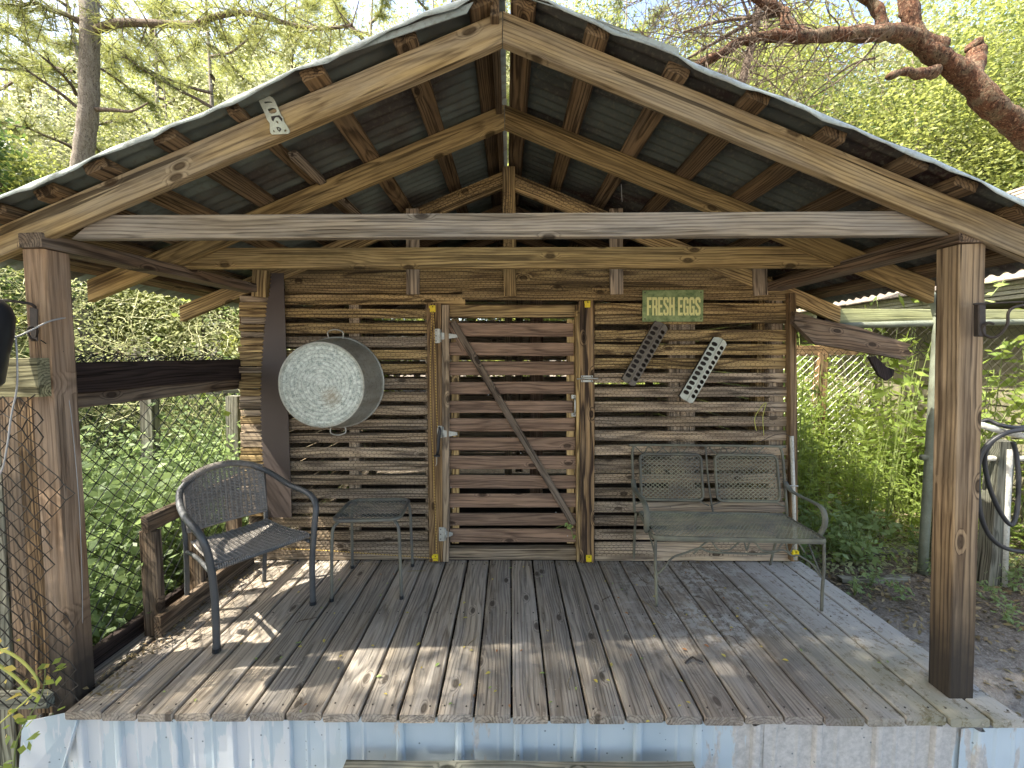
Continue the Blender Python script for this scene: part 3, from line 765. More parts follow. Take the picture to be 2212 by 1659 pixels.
# slide bolt on the frame
lb = mk('slide_bolt', [(0, 0, 0)], [], None, coop, Matrix.Translation(wp(1268, 817, -.03)))
plate(1255, 1281, 811, 815.5, -.036, .003, lb, name='bolt_plate', holes=[(1258, 813), (1278, 813)]); plate(1255, 1281, 821, 825.5, -.036, .003, lb, name='bolt_plate', holes=[(1258, 823), (1278, 823)])
mb = MB(); mb.tube([wp(1246, 818.5, -.042), wp(1292, 817.5, -.042)], .0045, 8); mb.build('bolt_rod', M['galv'], lb, Matrix.Translation(wp(1268, 818)), world=True, smooth=True)

# ------------------------------------------------------------------ chicken wire over the wall and gable
def hexwire(regions, name, r=.0010, cw=.032):
    V = []; Fc = []
    ch = cw * .9
    def seg(p, q):
        d = (q - p); L = d.length
        if L < 1e-6: return
        t = d / L; u = Vector((0, -1, 0)); w = t.cross(u).normalized(); n = len(V)
        for P_ in (p, q):
            for a in (0, 2.094, 4.189):
                V.append(P_ + r * (math.cos(a) * u + math.sin(a) * w))
        for j in range(3):
            j2 = (j + 1) % 3; Fc.append((n + j, n + j2, n + 3 + j2, n + 3 + j))
    for (x0, x1, z0, z1, test, Y) in regions:
        rows = int((z1 - z0) / (ch * .75)); cols = int((x1 - x0) / cw)
        def P(xx, zz):
            nn = mnoise.noise(Vector((xx * 2.2, zz * 2.2, 3))); n2 = mnoise.noise(Vector((xx * 9, zz * 9, 7)))
            return S(xx + nn * .012 + n2 * .004, Y + n2 * .004, zz + nn * .010 + n2 * .003)
        for j in range(rows):
            zb = z0 + j * ch * .75; ox = (cw / 2 if j % 2 else 0)
            for i in range(cols):
                xc = x0 + i * cw + ox
                if not test(xc, zb): continue
                top = P(xc, zb + ch / 2); l = P(xc - cw / 2, zb + ch / 4); rr = P(xc + cw / 2, zb + ch / 4); lb_ = P(xc - cw / 2, zb - ch / 4)
                seg(l, top); seg(top, rr); seg(l, lb_)
    o = mk(name, V, Fc, M['hexwire'], coop, world=True); o['kind'] = 'stuff'; return o
def t_wall(x, z):
    if -.50 < x < .56 and z < 1.79: return False
    if z > 1.83: return z < rtop(x) - .19 and abs(x) < 1.55 and (z > 2.01 or True)
    nn = mnoise.noise(Vector((x * 1.3, z * 1.3, 11)))
    if x < -.5 and z < 1.45 and nn > .34: return False
    if x > .56 and z < .9 and nn > .3: return False
    return -1.78 < x < 1.80
hexwire([(-1.78, 1.80, .05, 2.02, t_wall, YW - .006)], 'chicken_wire')
def t_rf(x, z):
    return rtop(x) - .15 < z < rtop(x) - .045
hexwire([(-.70, .85, 2.15, 2.62, t_rf, YW - .004), (-.085, .015, 2.0, 2.5, lambda x, z: True, YW - .03)], 'chicken_wire', r=.0012)

# ------------------------------------------------------------------ skirt of ribbed sheet under the deck edge
def skirt(x0, x1, y, ztop, zbot, ribs, torn=.006, ty=None, seed=0):
    rnd = random.Random(seed); xs = set([x0, x1])
    n = int((x1 - x0) / .011)
    for i in range(n + 1): xs.add(x0 + (x1 - x0) * i / n)
    for r_ in ribs:
        for d in (-.018, -.013, -.006, .006, .013, .018): 
            if x0 < r_ + d < x1: xs.add(r_ + d)
    xs = sorted(xs); V = []; Fc = []; nz = 5
    for x in xs:
        dy = 0
        for r_ in ribs:
            d = abs(x - r_)
            if d < .018: dy = max(dy, .017 * min(1, (.018 - d) / .006))
            for m_ in (-.077, .077):
                if abs(x - r_ - m_) < .004: dy = max(dy, .0035)
        tz = ztop + torn * (mnoise.noise(Vector((x * 14, seed, 0))) * 1.2 + mnoise.noise(Vector((x * 55, seed, 5))) * .5)
        for k in range(nz):
            f = k / (nz - 1); z = tz + (zbot - tz) * f
            yy = y - SKEW * x - dy + .002 * mnoise.noise(Vector((x * 6, z * 9, seed)))
            if ty: yy += ty(x, z)
            V.append((x, yy, z))
    for i in range(len(xs) - 1):
        for k in range(nz - 1): Fc.append((i * nz + k, i * nz + k + 1, (i + 1) * nz + k + 1, (i + 1) * nz + k))
    o = mk('skirt_panel', V, Fc, M['skirt'], coop, world=True)
    so = o.modifiers.new('thickness', 'SOLIDIFY'); so.thickness = .0012; so.offset = 1
    return o
ribs = [-1.75, -1.595, -1.363, -1.134, -.903, -.672, -.446, -.205, .032, .275, .515, .755, .985, 1.23, 1.47, 1.70]
skirt(-1.84, .055, 1.654, -.040, -.60, ribs, seed=1)
skirt(.035, 1.06, 1.650, -.043, -.60, ribs, torn=.011, seed=2)
skirt(1.02, 1.80, 1.647, -.041, -.60, ribs, torn=.004, seed=3)
skirt(1.79, 2.35, 1.655, -.055, -.60, [1.86, 2.09, 2.3], torn=.006, seed=4, ty=lambda x, z: -.02 + (x - 1.79) * .05)
# the leftmost piece leans across
p0 = at(48, 1560, 1.60); p1 = at(178, 1533, 1.632); p2 = at(128, 1700, 1.63); p3 = at(38, 1700, 1.60)
o = slab('skirt_panel', [p3, p2, p1, p0], (0, .003, 0), (0, 0, 1), M['skirt'], coop, bev=0, label='loose pale blue end piece of the skirting, leaning out')
mb = MB(); mb.tube([at(172, 1537, 1.628), at(124, 1700, 1.626)], .004, 8); mb.build('skirt_rib', M['skirt'], o, Matrix.Translation(at(150, 1600, 1.62)), world=True, smooth=True)
mb = MB()
for (x, y) in ((85, 1548), (252, 1545), (345, 1553), (632, 1552), (1135, 1557), (1003, 1560)):
    p = at(x, y, 1.637); mb.tube([p, p + Vector((0, .004, 0))], .0045, 8)
o = mb.build('skirt_screws', M['galv'], coop, Matrix.Translation(at(85, 1548, 1.63)), world=True); o['kind'] = 'stuff'

# ------------------------------------------------------------------ low railing and side fence on the left
XF = -1.835
rl = empty('low_railing', (XF, 2.3, 0), 'low weathered plank railing along the left deck edge behind the wicker chair', 'railing')
for y in (2.15, 2.45, 2.80):
    board('rail_post', (XF, y, -.05), (XF, y, .535), .085, .04, (0, -1, 0), M['rail'], rl)
board('rail', (XF + .0, 2.12, .575), (XF + .0, 2.88, .585), .085, .036, (1, 0, 0), M['rail'], rl, ns=4)
board('rail', (XF + .055, 2.10, .05), (XF + .055, 2.89, .05), .12, .036, (1, 0, 0), M['rail'], rl, ns=4)
sf = empty('side_fence', (-1.93, 2.35, 0), 'black chain link fence with a dark top board on the left side of the porch', 'fence')
board('top_board', (-1.93, 1.80, 1.325), (-1.845, 3.02, 1.335), .135, .040, (1, 0, 0), M['raildark'], sf, ns=4)
board('top_board', (-1.95, 1.80, 1.225), (-1.87, 3.02, 1.235), .07, .05, (1, 0, 0), M['rail'], sf, ns=4)
board('bottom_board', (-1.93, 1.75, .00), (-1.93, 2.9, .00), .14, .040, (1, 0, 0), M['raildark'], sf, ns=4)
def chainlink(name, o, u, v, W, H, c, r, mat, parent, k=4, nrm=None, wob=.004, seed=0, keep=None):
    o = Vector(o); u = Vector(u).normalized(); v = Vector(v).normalized(); n = u.cross(v)
    mb = MB(); nw = int(W / (c / 2)); nv = int(H / (c / 2)); rnd = random.Random(seed)
    off = [[(rnd.uniform(-wob, wob), rnd.uniform(-wob, wob)) for _ in range(nw + 3)] for _ in range(nv + 2)]
    for i in range(nw):
        P = []
        for q in range(nv + 1):
            ii = i + (q + i) % 2; a, b = off[q][ii]
            sd = .0016 if (q % 2) else -.0016
            pt = o + u * (ii * c / 2 + a) + v * (q * c / 2 + b) + n * sd
            if keep and not keep(ii * c / 2, q * c / 2):
                if len(P) > 1: mb.tube(P, r, k, False)
                P = []; continue
            P.append(pt)
        if len(P) > 1: mb.tube(P, r, k, False)
    ob = mb.build(name, mat, parent, Matrix.Translation(o), world=True); ob['kind'] = 'stuff'; return ob
chainlink('chain_link_mesh', (-1.945, 1.82, .02), (0, 1, 0), (0, 0, 1), 1.08, 1.40, .090, .0029, M['blackwire'], sf, seed=3)

mb = MB(); rs_ = random.Random(4)
for k in range(26):
    y = 1.84 + k * .042; a_ = rs_.uniform(-.3, .3)
    mb.tube([(-1.945, y - .02, 1.40), (-1.93 + rs_.uniform(-.02, .02), y + .01, 1.412 + rs_.uniform(0, .02)), (-1.91 + rs_.uniform(-.02, .02), y + .045, 1.425 + rs_.uniform(-.01, .015)), (-1.925, y + .05, 1.402)], .0026, 4, False)
    mb.tube([(-1.90 + rs_.uniform(-.01, .01), y, 1.40), (-1.945, y + .06 + rs_.uniform(-.01, .01), 1.412)], .0024, 4, False)
mb.build('twisted_wire_ends', M['blackwire'], sf, Matrix.Translation((-1.93, 1.84, 1.4)), world=True)['kind'] = 'stuff'
# ------------------------------------------------------------------ gate and boards at the far left, close to the camera
gt = empty('side_gate', (-2.05, 1.70, -.4), 'weathered plank and chain link gate standing left of the reddish porch post', 'gate')
board('top_rail', (-2.55, 1.655, 1.335), (-1.795, 1.665, 1.340), .148, .045, (0, -1, 0), M['greenblk'], gt, ns=3, label='greenish cut end of the top rail')
board('gate_board', (-2.215, 1.80, -.4), (-2.17, 1.80, 1.27), .10, .03, (0, -1, 0), M['oldpost'], gt)
board('gate_board', (-2.08, 1.79, -.4), (-2.06, 1.79, 1.27), .105, .03, (0, -1, 0), M['rail'], gt)
board('gate_board', (-1.985, 1.775, -.1), (-1.985, 1.775, 1.27), .075, .04, (0, -1, 0), M['trimd'], gt)
board('gate_foot', (-2.25, 1.73, -.02), (-1.90, 1.71, .0), .05, .05, (0, -1, 0), M['oldpost'], gt)
def kp(a, b): return a < .68 + .05 * math.sin(b * 9) + .03 * math.sin(b * 23)
chainlink('gate_mesh', (-2.42, 1.63, .03), (1, 0, -.0), (0.0, 0, 1), .80, 1.27, .062, .0024, M['wire'], gt, seed=5, keep=kp, wob=.006)

# black canister hung on the gate, iron bracket, wires
cn = MB(); c0 = at(-40, 735, 1.52)
V, Fc = lathe([(0, -.17), (.045, -.17), (.06, -.15), (.068, -.05), (.078, .03), (.078, .09), (.068, .125), (.045, .15), (0, .155)], 24)
Mx = Matrix.Translation(c0) @ Matrix.Rotation(R(7), 4, 'Y')
o = mk('black_canister', V, Fc, M['black'], None, Mx, smooth=True); tag(o, 'black plastic canister hanging at the left edge beside the gate', 'canister')
lb2 = empty('iron_bracket', at(84, 700, 1.70), 'dark iron channel bracket with a bent rod on the left porch post', 'bracket')
p = [at(74, 664, 1.708), at(93, 667, 1.708), at(94, 738, 1.708), at(77, 738, 1.708)]
slab('channel', list(reversed(p)), (0, -.020, 0), (0, 0, 1), M['brackdark'], lb2, bev=.003)
mb = MB(); mb.tube(smooth_path([at(-60, 642, 1.62), at(0, 648, 1.64), at(60, 655, 1.67), at(76, 664, 1.69), at(80, 672, 1.70)], 5), .0055, 8); mb.build('rod', M['brackdark'], lb2, Matrix.Translation(at(0, 648, 1.64)), world=True, smooth=True)
mb = MB(); mb.tube(smooth_path([at(76, 735, 1.68), at(66, 730, 1.66), at(60, 716, 1.66), at(66, 706, 1.66), at(80, 712, 1.67), at(78, 728, 1.68)], 5), .004, 6); mb.build('hook', M['brackdark'], lb2, Matrix.Translation(at(70, 720, 1.66)), world=True, smooth=True)
lb3 = empty('door_catch', at(2108, 690, 1.69), 'rusty gate catch with long bent rod fixed on the right porch post', 'catch')
p = [at(2101, 655, 1.672), at(2117, 655, 1.672), at(2118, 728, 1.672), at(2101, 727, 1.672)]
slab('channel', list(reversed(p)), (0, -.022, 0), (0, 0, 1), M['brackdark'], lb3, bev=.003)
mb = MB(); mb.tube(smooth_path([at(2103, 657, 1.655), at(2140, 655, 1.645), at(2212, 652, 1.62), at(2300, 650, 1.6)], 5), .0035, 6); mb.build('rod', M['brackdark'], lb3, Matrix.Translation(at(2150, 655, 1.65)), world=True, smooth=True)
mb = MB(); mb.tube(smooth_path([at(2300, 650, 1.6), at(2190, 664, 1.62), at(2176, 700, 1.62), at(2160, 722, 1.63), at(2142, 729, 1.64), at(2126, 722, 1.65), at(2122, 708, 1.65), at(2134, 697, 1.64), at(2146, 700, 1.64)], 6), .0048, 8)
mb.build('bent_rod', M['brackdark'], lb3, Matrix.Translation(at(2150, 700, 1.65)), world=True, smooth=True)
def wire(name, pts, r, mat, label, cat='wire', group=None, n=6):
    pts = smooth_path(pts, n); mb = MB(); mb.tube(pts, r, 6)
    o = mb.build(name, mat, None, Matrix.Translation(pts[0]), world=True, smooth=True); return tag(o, label, cat, group)
wire('tied_string', [at(-20, 690, 1.60), at(22, 722, 1.61), at(36, 727, 1.61), at(70, 712, 1.64), at(110, 693, 1.69), at(162, 683, 1.80)], .0032, M['palewire'], 'pale cord tied from the black canister across the left post', 'cord')
wire('dangling_string', [at(34, 728, 1.61), at(37, 780, 1.60), at(36, 840, 1.60), at(24, 900, 1.60), at(16, 960, 1.60), at(2, 1020, 1.60), at(-30, 1060, 1.6)], .0032, M['palewire'], 'pale grey cord hanging down in front of the gate', 'cord')
wire('rusty_wire', [at(88, 735, 1.67), at(105, 745, 1.70), at(125, 753, 1.72), at(137, 760, 1.735)], .0022, M['brackdark'], 'short rusty wire pulled from the bracket to a nail on the left post')
wire('thin_wire', [at(137, 760, 1.745), at(132, 775, 1.745), at(136, 815, 1.745), at(150, 870, 1.745), at(160, 960, 1.745), at(172, 1110, 1.745), at(178, 1300, 1.745), at(176, 1470, 1.74)], .0014, M['palewire'], 'long thin wire running down the inner face of the left post')

# ------------------------------------------------------------------ things on the front wall
# crosscut saw blade
def sawblade():
    L0, L1 = 588, 1118; pr = []
    yv = [590 + i * 4.4 for i in range(121)]
    def lx(y):
        f = (y - 590) / 528; return 584 - 20 * math.sin(math.pi * min(1, f * .86 + .06)) ** 1.3 + (3 if f < .1 else 0) - 4 * f
    pts = []
    for i, y in enumerate(yv): pts.append(wp(lx(y) + (3.2 if i % 2 else -1.2), y, -.035))
    pts2 = [wp(612.5, y, -.035) for y in (590, 700, 850, 1000, 1118)]
    return pts, pts2
lp, rp = sawblade()
V = []; Fc = []
rr = [Vector((rp[0].x, rp[0].y, p.z)) for p in lp]
for a, b in zip(lp, rr): V += [a, b, a + Vector((0, .004, 0)), b + Vector((0, .004, 0))]
n = len(lp)
for i in range(n - 1):
    j = i * 4; k = j + 4
    Fc += [(j, k, k + 1, j + 1), (j + 2, j + 3, k + 3, k + 2), (j, j + 2, k + 2, k), (j + 1, k + 1, k + 3, j + 3)]
Fc += [(0, 1, 3, 2), ((n - 1) * 4, (n - 1) * 4 + 2, (n - 1) * 4 + 3, (n - 1) * 4 + 1)]
o = mk('crosscut_saw', V, Fc, M['saw'], None, Matrix.Translation(lp[-1]), world=True); tag(o, 'long brown painted crosscut saw blade hung upright at the left end of the wall', 'saw')

# wash tub
tc = wp(732, 826, -.012)
tub = empty('wash_tub', tc, 'round galvanised wash tub hung on its side on the slatted wall', 'wash tub')
Mt = Matrix.Translation(tc) @ Matrix.Rotation(R(90), 4, 'X')     # local z -> -Y (out of the wall)
prof = [(.300, 0), (.298, .012)]
for i in range(1, 12):
    f = i / 11; rr_ = .298 - .036 * f
    prof.append((rr_ + (.006 if i in (3, 5, 7, 9) else 0), .012 + .25 * f))
prof += [(.266, .268), (.262, .272), (.256, .268)]
V, Fc = lathe(prof, 64); mk('tub_side', V, Fc, M['tubside'], tub, Mt, smooth=True)
V, Fc = lathe([(.257, .267), (.245, .2655), (.20, .2675), (.16, .266), (.12, .268), (.08, .266), (.04, .2675), (.001, .267)], 64); mk('tub_bottom', V, Fc, M['tub'], tub, Mt, smooth=True)
V, Fc = [], []
mb = MB(); mb.tube([(.303 * math.cos(a), .303 * math.sin(a), .004) for a in [2 * math.pi * i / 48 for i in range(49)]], .0065, 8, False); mb.build('rim', M['galv'], tub, Mt, smooth=True)
for s in (1, -1):
    P = smooth_path([(-.045, s * .292, .03), (-.05, s * .335, .035), (0, s * .352, .04), (.05, s * .335, .035), (.045, s * .292, .03)], 5)
    mb = MB(); mb.tube(P, .0045, 8); mb.build('handle', M['galv'], tub, Mt, smooth=True)

# FRESH EGGS sign
SIGN_NAILS = [(1393, 632), (1514, 631), (1393, 689), (1514, 689)]
def sign_mat():
    s = NT('sign_green'); oc = s.n('TexCoord').outputs['Object']
    n = s.noise(oc, 14, 5, .7, .5); n2 = s.noise(oc, 60, 4, .7)
    c = s.mix(s.ramp(n, [(.35, 0.0), (.65, 1.0)]), (.10, .155, .055), (.30, .37, .165))
    c = s.mix(s.math('MULTIPLY', s.ramp(n2, [(.55, 0.0), (.68, 1.0)]), .6), c, (.05, .10, .04))
    return s.finish(c, .6)
def cream_mat():
    s = NT('sign_cream'); oc = s.n('TexCoord').outputs['Object']
    n2 = s.noise(oc, 70, 4, .7)
    return s.finish(s.mix(s.ramp(n2, [(.62, 0.0), (.68, 1.0)]), (.72, .70, .30), (.22, .30, .12)), .6)
sp = [at(1387.5, 695, YW - .022), at(1519, 694.5, YW - .022), at(1519.8, 626, YW - .022), at(1388, 627, YW - .022)]
sg = slab('egg_sign', sp, (0, .004, 0), (1, 0, 0), sign_mat(), None, bev=.001); tag(sg, 'green tin sign reading FRESH EGGS in cream letters', 'sign')
for (x, y) in SIGN_NAILS:
    q = at(x, y, YW - .023); mb = MB(); mb.tube([q, q + Vector((0, -.003, 0))], .0045, 8); mb.build('nail', M['brackdark'], sg, Matrix.Translation(q), world=True)
GL = {   # letters as outlines on a 10 x 22 grid (x right, y up); holes left open by how the outline runs
 'F': [[(0, 0), (3.6, 0), (3.6, 9), (7.5, 9), (7.5, 12.5), (3.6, 12.5), (3.6, 18.5), (8.5, 18.5), (8.5, 22), (0, 22)]],
 'E': [[(0, 0), (8.5, 0), (8.5, 3.5), (3.6, 3.5), (3.6, 9.5), (7.6, 9.5), (7.6, 13), (3.6, 13), (3.6, 18.5), (8.5, 18.5), (8.5, 22), (0, 22)]],
 'H': [[(0, 0), (3.6, 0), (3.6, 9.5), (6.4, 9.5), (6.4, 0), (10, 0), (10, 22), (6.4, 22), (6.4, 13), (3.6, 13), (3.6, 22), (0, 22)]],
 'R': [[(0, 0), (3.6, 0), (3.6, 9), (5, 9), (6.2, 7.8), (6.2, 0), (9.8, 0), (9.8, 8.5), (8.6, 10.6), (9.8, 12.6), (9.8, 19.5), (8, 22), (0, 22), (0, 11.5), (3.6, 11.5), (3.6, 18.8), (5.6, 18.8), (6.2, 18), (6.2, 12.8), (5.5, 12), (3.6, 12), (3.6, 11.5), (0, 11.5)]],
 'S': [[(0, 7), (3.5, 7), (3.5, 4), (4.2, 3.2), (5.8, 3.2), (6.4, 4), (6.4, 7.6), (0.4, 13.6), (0, 15), (0, 19.4), (2.4, 22), (7.6, 22), (10, 19.4), (10, 15.6), (6.5, 15.6), (6.5, 18), (5.8, 18.8), (4.2, 18.8), (3.5, 18), (3.5, 15.6), (9.6, 9.6), (10, 8), (10, 2.6), (7.6, 0), (2.4, 0), (0, 2.6)]],
 'G': [[(5, 11.6), (10, 11.6), (10, 0), (7.6, 0), (7.2, 1.4), (6, 0), (2.4, 0), (0, 2.6), (0, 19.4), (2.4, 22), (7.6, 22), (10, 19.4), (10, 14.4), (6.4, 14.4), (6.4, 18), (5.8, 18.8), (4.3, 18.8), (3.6, 18), (3.6, 4), (4.3, 3.2), (5.8, 3.2), (6.4, 4), (6.4, 8.6), (5, 8.6)]],
}
cream = cream_mat()
tx = 1397.5; unit = 1.19; hpx = 39.5 / 22
for ch in 'FRESH EGGS':
    if ch == ' ': tx += 6.0; continue
    for poly in GL[ch]:
        if ch == 'R':
            outer = poly[:13]
            loops = [[(0, 0), (3.6, 0), (3.6, 9), (5, 9), (6.2, 7.8), (6.2, 0), (9.8, 0), (9.8, 8.5), (8.6, 10.6), (6.2, 12.8), (5.5, 12), (3.6, 12), (3.6, 18.8), (3.6, 22), (0, 22)],
                     [(8.6, 10.6), (9.8, 12.6), (9.8, 19.5), (8, 22), (3.6, 22), (3.6, 18.8), (5.6, 18.8), (6.2, 18), (6.2, 12.8)]]
        else: loops = [poly]
        mb = MB()
        for lo in loops:
            pts = [at(tx + x * unit, 681.5 - y * hpx, YW - .0245) for (x, y) in lo]
            mb.add(pts, [tuple(range(len(pts)))])
        lt = mb.build('letter', cream, sg, Matrix.Translation(at(tx, 681, YW - .0245)), world=True)
    tx += 11.2 if ch in 'FE' else 12.9
# feeders (two rows of oval feeding holes in a peaked lid)
def feeder(name, p_top, p_bot, mat, label, wid=.100):
    a = at(*p_top, YW - .05); b = at(*p_bot, YW - .05); L = (a - b).length
    Mf = frame(b, a - b, (0, -1, 0)); root = link(bpy.data.objects.new(name, None), None, Mf); tag(root, label, 'feeder', 'tin chick feeders on the wall')
    V = []; Fc = []; n = 11; e0 = .032; cell = (L - 2 * e0) / n; hw = wid / 2; pk = .020; base = -.012
    def Z(y): return pk * (1 - abs(y) / hw) + base
    def q(pts): 
        k = len(V); V.extend([(x, y, Z(y)) for (x, y) in pts]); Fc.append(tuple(range(k, k + len(pts))))
    for s in (-1, 1):
        for i in range(n):
            x0 = e0 + i * cell; x1 = x0 + cell; y0, y1 = 0, s * hw
            cx, cy = (x0 + x1) / 2, s * hw * .54; rx, ry = cell * .36, hw * .34
            out = []; inn = []
            for k in range(16):
                t = 2 * math.pi * k / 16; c_, s_ = math.cos(t), math.sin(t)
                inn.append((cx + rx * math.copysign(abs(c_) ** .8, c_), cy + ry * math.copysign(abs(s_) ** .8, s_)))
                m = max(abs(c_), abs(s_)); out.append((cx + (cell / 2) * c_ / m, None, s_ / m))
            oo = []
            for (x, _, f) in out:
                y = cy + (f * (s * hw - cy) * s if f * s > 0 else f * (cy) * s) if False else None
                top_ = s * hw - cy; bot_ = cy
                yy = cy + (abs(f) * top_ if f * s > 0 else -abs(f) * bot_)
                oo.append((x, yy))
            for k in range(16):
                k2 = (k + 1) % 16; q([oo[k], oo[k2], inn[k2], inn[k]] if s > 0 else [oo[k2], oo[k], inn[k], inn[k2]])
        for (xa, xb) in ((0, e0), (L - e0, L)):
            r_ = []
            if xa == 0: pts = [(xb, 0), (xb, s * hw), (xa + .012, s * hw), (xa, s * hw * .55), (xa, 0)]
            else: pts = [(xa, 0), (xa, s * hw), (xb - .012, s * hw), (xb, s * hw * .55), (xb, 0)]
            q(pts)
    o = mk('lid', V, Fc, mat, root, Mf)
    so = o.modifiers.new('t', 'SOLIDIFY'); so.thickness = .0015; so.offset = -1
    mb = MB(); P = [(.006, -hw * .96, -.040), (L - .006, -hw * .96, -.040), (L - .006, hw * .96, -.040), (.006, hw * .96, -.040)]
    T = [(.006, -hw, base), (L - .006, -hw, base), (L - .006, hw, base), (.006, hw, base)]
    mb.add(P + T, [(0, 1, 2, 3), (0, 4, 5, 1), (1, 5, 6, 2), (2, 6, 7, 3), (3, 7, 4, 0)]); mb.build('trough', M['brackdark'], root, Mf)
    mb = MB(); mb.tube([(.0, 0, base + pk + .001), (L, 0, base + pk + .001)], .0028, 6); mb.build('hinge_ridge', mat, root, Mf, smooth=True)
feeder('chick_feeder', (1432, 699), (1357, 829), M['feederd'], 'rusty brown chick feeder tray with oval holes, directly below the sign')
feeder('chick_feeder', (1560, 733), (1482, 866), M['feeder'], 'pale galvanised chick feeder tray with oval holes, right of the rusty one')

# stamped bottle-cap style bracket on the left rafter (2D outline with holes)
def outline_curve(name, loops, M4, thick, mat, parent):
    cu = bpy.data.curves.new(name, 'CURVE'); cu.dimensions = '2D'; cu.fill_mode = 'BOTH'; cu.extrude = thick; cu.bevel_depth = .0006
    for lo in loops:
        sp_ = cu.splines.new('POLY'); sp_.points.add(len(lo) - 1); sp_.use_cyclic_u = True
        for p_, (x, y) in zip(sp_.points, lo): p_.co = (x, y, 0, 1)
    cu.materials.append(mat); tmp = bpy.data.objects.new(name + '_tmp', cu); col.objects.link(tmp)
    me = bpy.data.meshes.new_from_object(tmp.evaluated_get(bpy.context.evaluated_depsgraph_get())); bpy.data.objects.remove(tmp)
    return link(bpy.data.objects.new(name, me), parent, M4)
def P2(u, v):   # crop pixels of the bracket close-up -> metres on its plane
    return ((u - 1000) * .0614 / 1000 * 1.35 / 1.0 * .98, -(v - 1660) * .0614 / 1000 * 1.35 * .98)
def ell(u, v, a, b, rot=0, n=12, k=1.0):
    return [P2(u + a * math.cos(t) * math.cos(rot) - b * math.sin(t) * math.sin(rot), v + a * math.cos(t) * math.sin(rot) + b * math.sin(t) * math.cos(rot)) for t in [2 * math.pi * i / n for i in range(n)]]
org = at(720 * .7373 + 1000 * .0844 * .7373, (270 + 1660 * .0844) * .7373, 1.672)
Mb = Matrix.Translation(org) @ Matrix.Rotation(R(90), 4, 'X')
kf = 180 / 2133 * .7373 / 555 * 1000      # mm per crop pixel
def P2(u, v): return ((u - 1000) * kf / 1000, -(v - 1660) * kf / 1000)
bo = [(530, 400), (560, 320), (640, 265), (760, 240), (900, 255), (990, 300), (1040, 370), (1150, 620), (1230, 830), (1310, 940), (1335, 1060), (1420, 1180), (1510, 1350), (1515, 1400), (1470, 1455), (930, 1480), (885, 1440), (865, 1350), (870, 1120), (780, 1000), (740, 880), (640, 640)]
bk = empty('bottle_opener', org, 'stamped metal bottle opener screwed to the front left rafter', 'bottle opener')
outline_curve('opener_plate', [[P2(*p_) for p_ in bo],
    [P2(*p_) for p_ in [(695, 440), (720, 410), (830, 405), (930, 415), (985, 455), (990, 475), (900, 465), (820, 470), (740, 495), (705, 480)]],
    [P2(*p_) for p_ in [(795, 655), (960, 610), (1070, 640), (1115, 700), (1110, 760), (1040, 805), (930, 820), (860, 790)]],
    ell(1120, 1085, 60, 32, .9), ell(993, 1378, 50, 30, 1.1), ell(1380, 1360, 44, 44)], Mb, .0012, M['bracket'], bk)
outline_curve('opener_tooth', [[P2(*p_) for p_ in [(930, 920), (1040, 900), (1200, 880), (1290, 980), (1280, 1070), (1230, 1010), (1170, 930), (1080, 925), (1020, 980), (990, 1060), (950, 1030)]]], Matrix.Translation((0, -.003, 0)) @ Mb, .0008, M['brackdark'], bk)
outline_curve('embossed_mark', [[P2(*p_) for p_ in [(1095, 1270), (1160, 1255), (1225, 1290), (1240, 1340), (1180, 1395), (1130, 1350)]], [P2(*p_) for p_ in [(1120, 1285), (1160, 1275), (1205, 1300), (1215, 1335), (1178, 1372), (1145, 1340)]]], Matrix.Translation((0, -.003, 0)) @ Mb, .0008, M['brackdark'], bk)

# electric-fence insulators, poly rope, gate handle
def insulator(px, py, lab, dd=-.040):
    p = wp(px, py, dd); root = empty('fence_insulator', p, lab, 'insulator', 'yellow electric-fence insulators')
    mb = MB(); mb.box((-.018, -.008, -.022), (.018, .006, .022)); o = mb.build('clip', M['yellow'], root, WM[root.name])
    b = o.modifiers.new('b', 'BEVEL'); b.width = .003; b.segments = 2
    mb = MB(); mb.box((-.022, -.018, .002), (-.008, -.008, .018)); mb.box((.006, -.018, .0), (.016, -.008, .02)); mb.box((-.006, -.014, -.018), (.008, -.008, -.008)); mb.build('jaw', M['yellow'], root, WM[root.name])
    mb = MB(); mb.tube([(0, -.010, .012), (0, -.006, .012)], .004, 8); mb.build('nail', M['brackdark'], root, WM[root.name])
insulator(935, 667, 'yellow insulator at the top of the left door frame board')
insulator(941, 1204, 'yellow insulator at the foot of the left door frame board')
insulator(1269, 657, 'yellow insulator at the top of the right door frame board')
insulator(1272, 1206, 'yellow insulator at the foot of the right door frame board')
insulator(1717, 1195, 'yellow insulator on the white pipe behind the metal bench', -.07)
wire('fence_rope', [wp(933, 672, -.05), wp(930, 780, -.045), wp(931, 900, -.045), wp(936, 1000, -.045), wp(940, 1100, -.045), wp(943, 1198, -.052), wp(941, 1206, -.055), wp(900, 1203, -.04), wp(800, 1196, -.035), wp(700, 1189, -.035), wp(600, 1185, -.035)], .0024, M['rope'], 'yellow poly rope running down the left door frame and along the base board', 'rope')
wire('fence_rope', [wp(936, 672, -.05), wp(939, 740, -.045), wp(941, 830, -.045), wp(945, 925, -.05)], .0024, M['rope'], 'short yellow poly rope ending at the black gate handle', 'rope')
gh_ = empty('gate_handle', wp(944, 960, -.06), 'black plastic spring gate handle hanging from the yellow rope', 'gate handle')
mb = MB(); mb.tube([wp(949, 922, -.055), wp(950, 930, -.055), wp(948, 940, -.055), wp(946, 972, -.055), wp(944, 984, -.055)], [.006, .011, .012, .0105, .009], 12); mb.build('grip', M['black'], gh_, Matrix.Translation(wp(947, 950, -.055)), world=True, smooth=True)
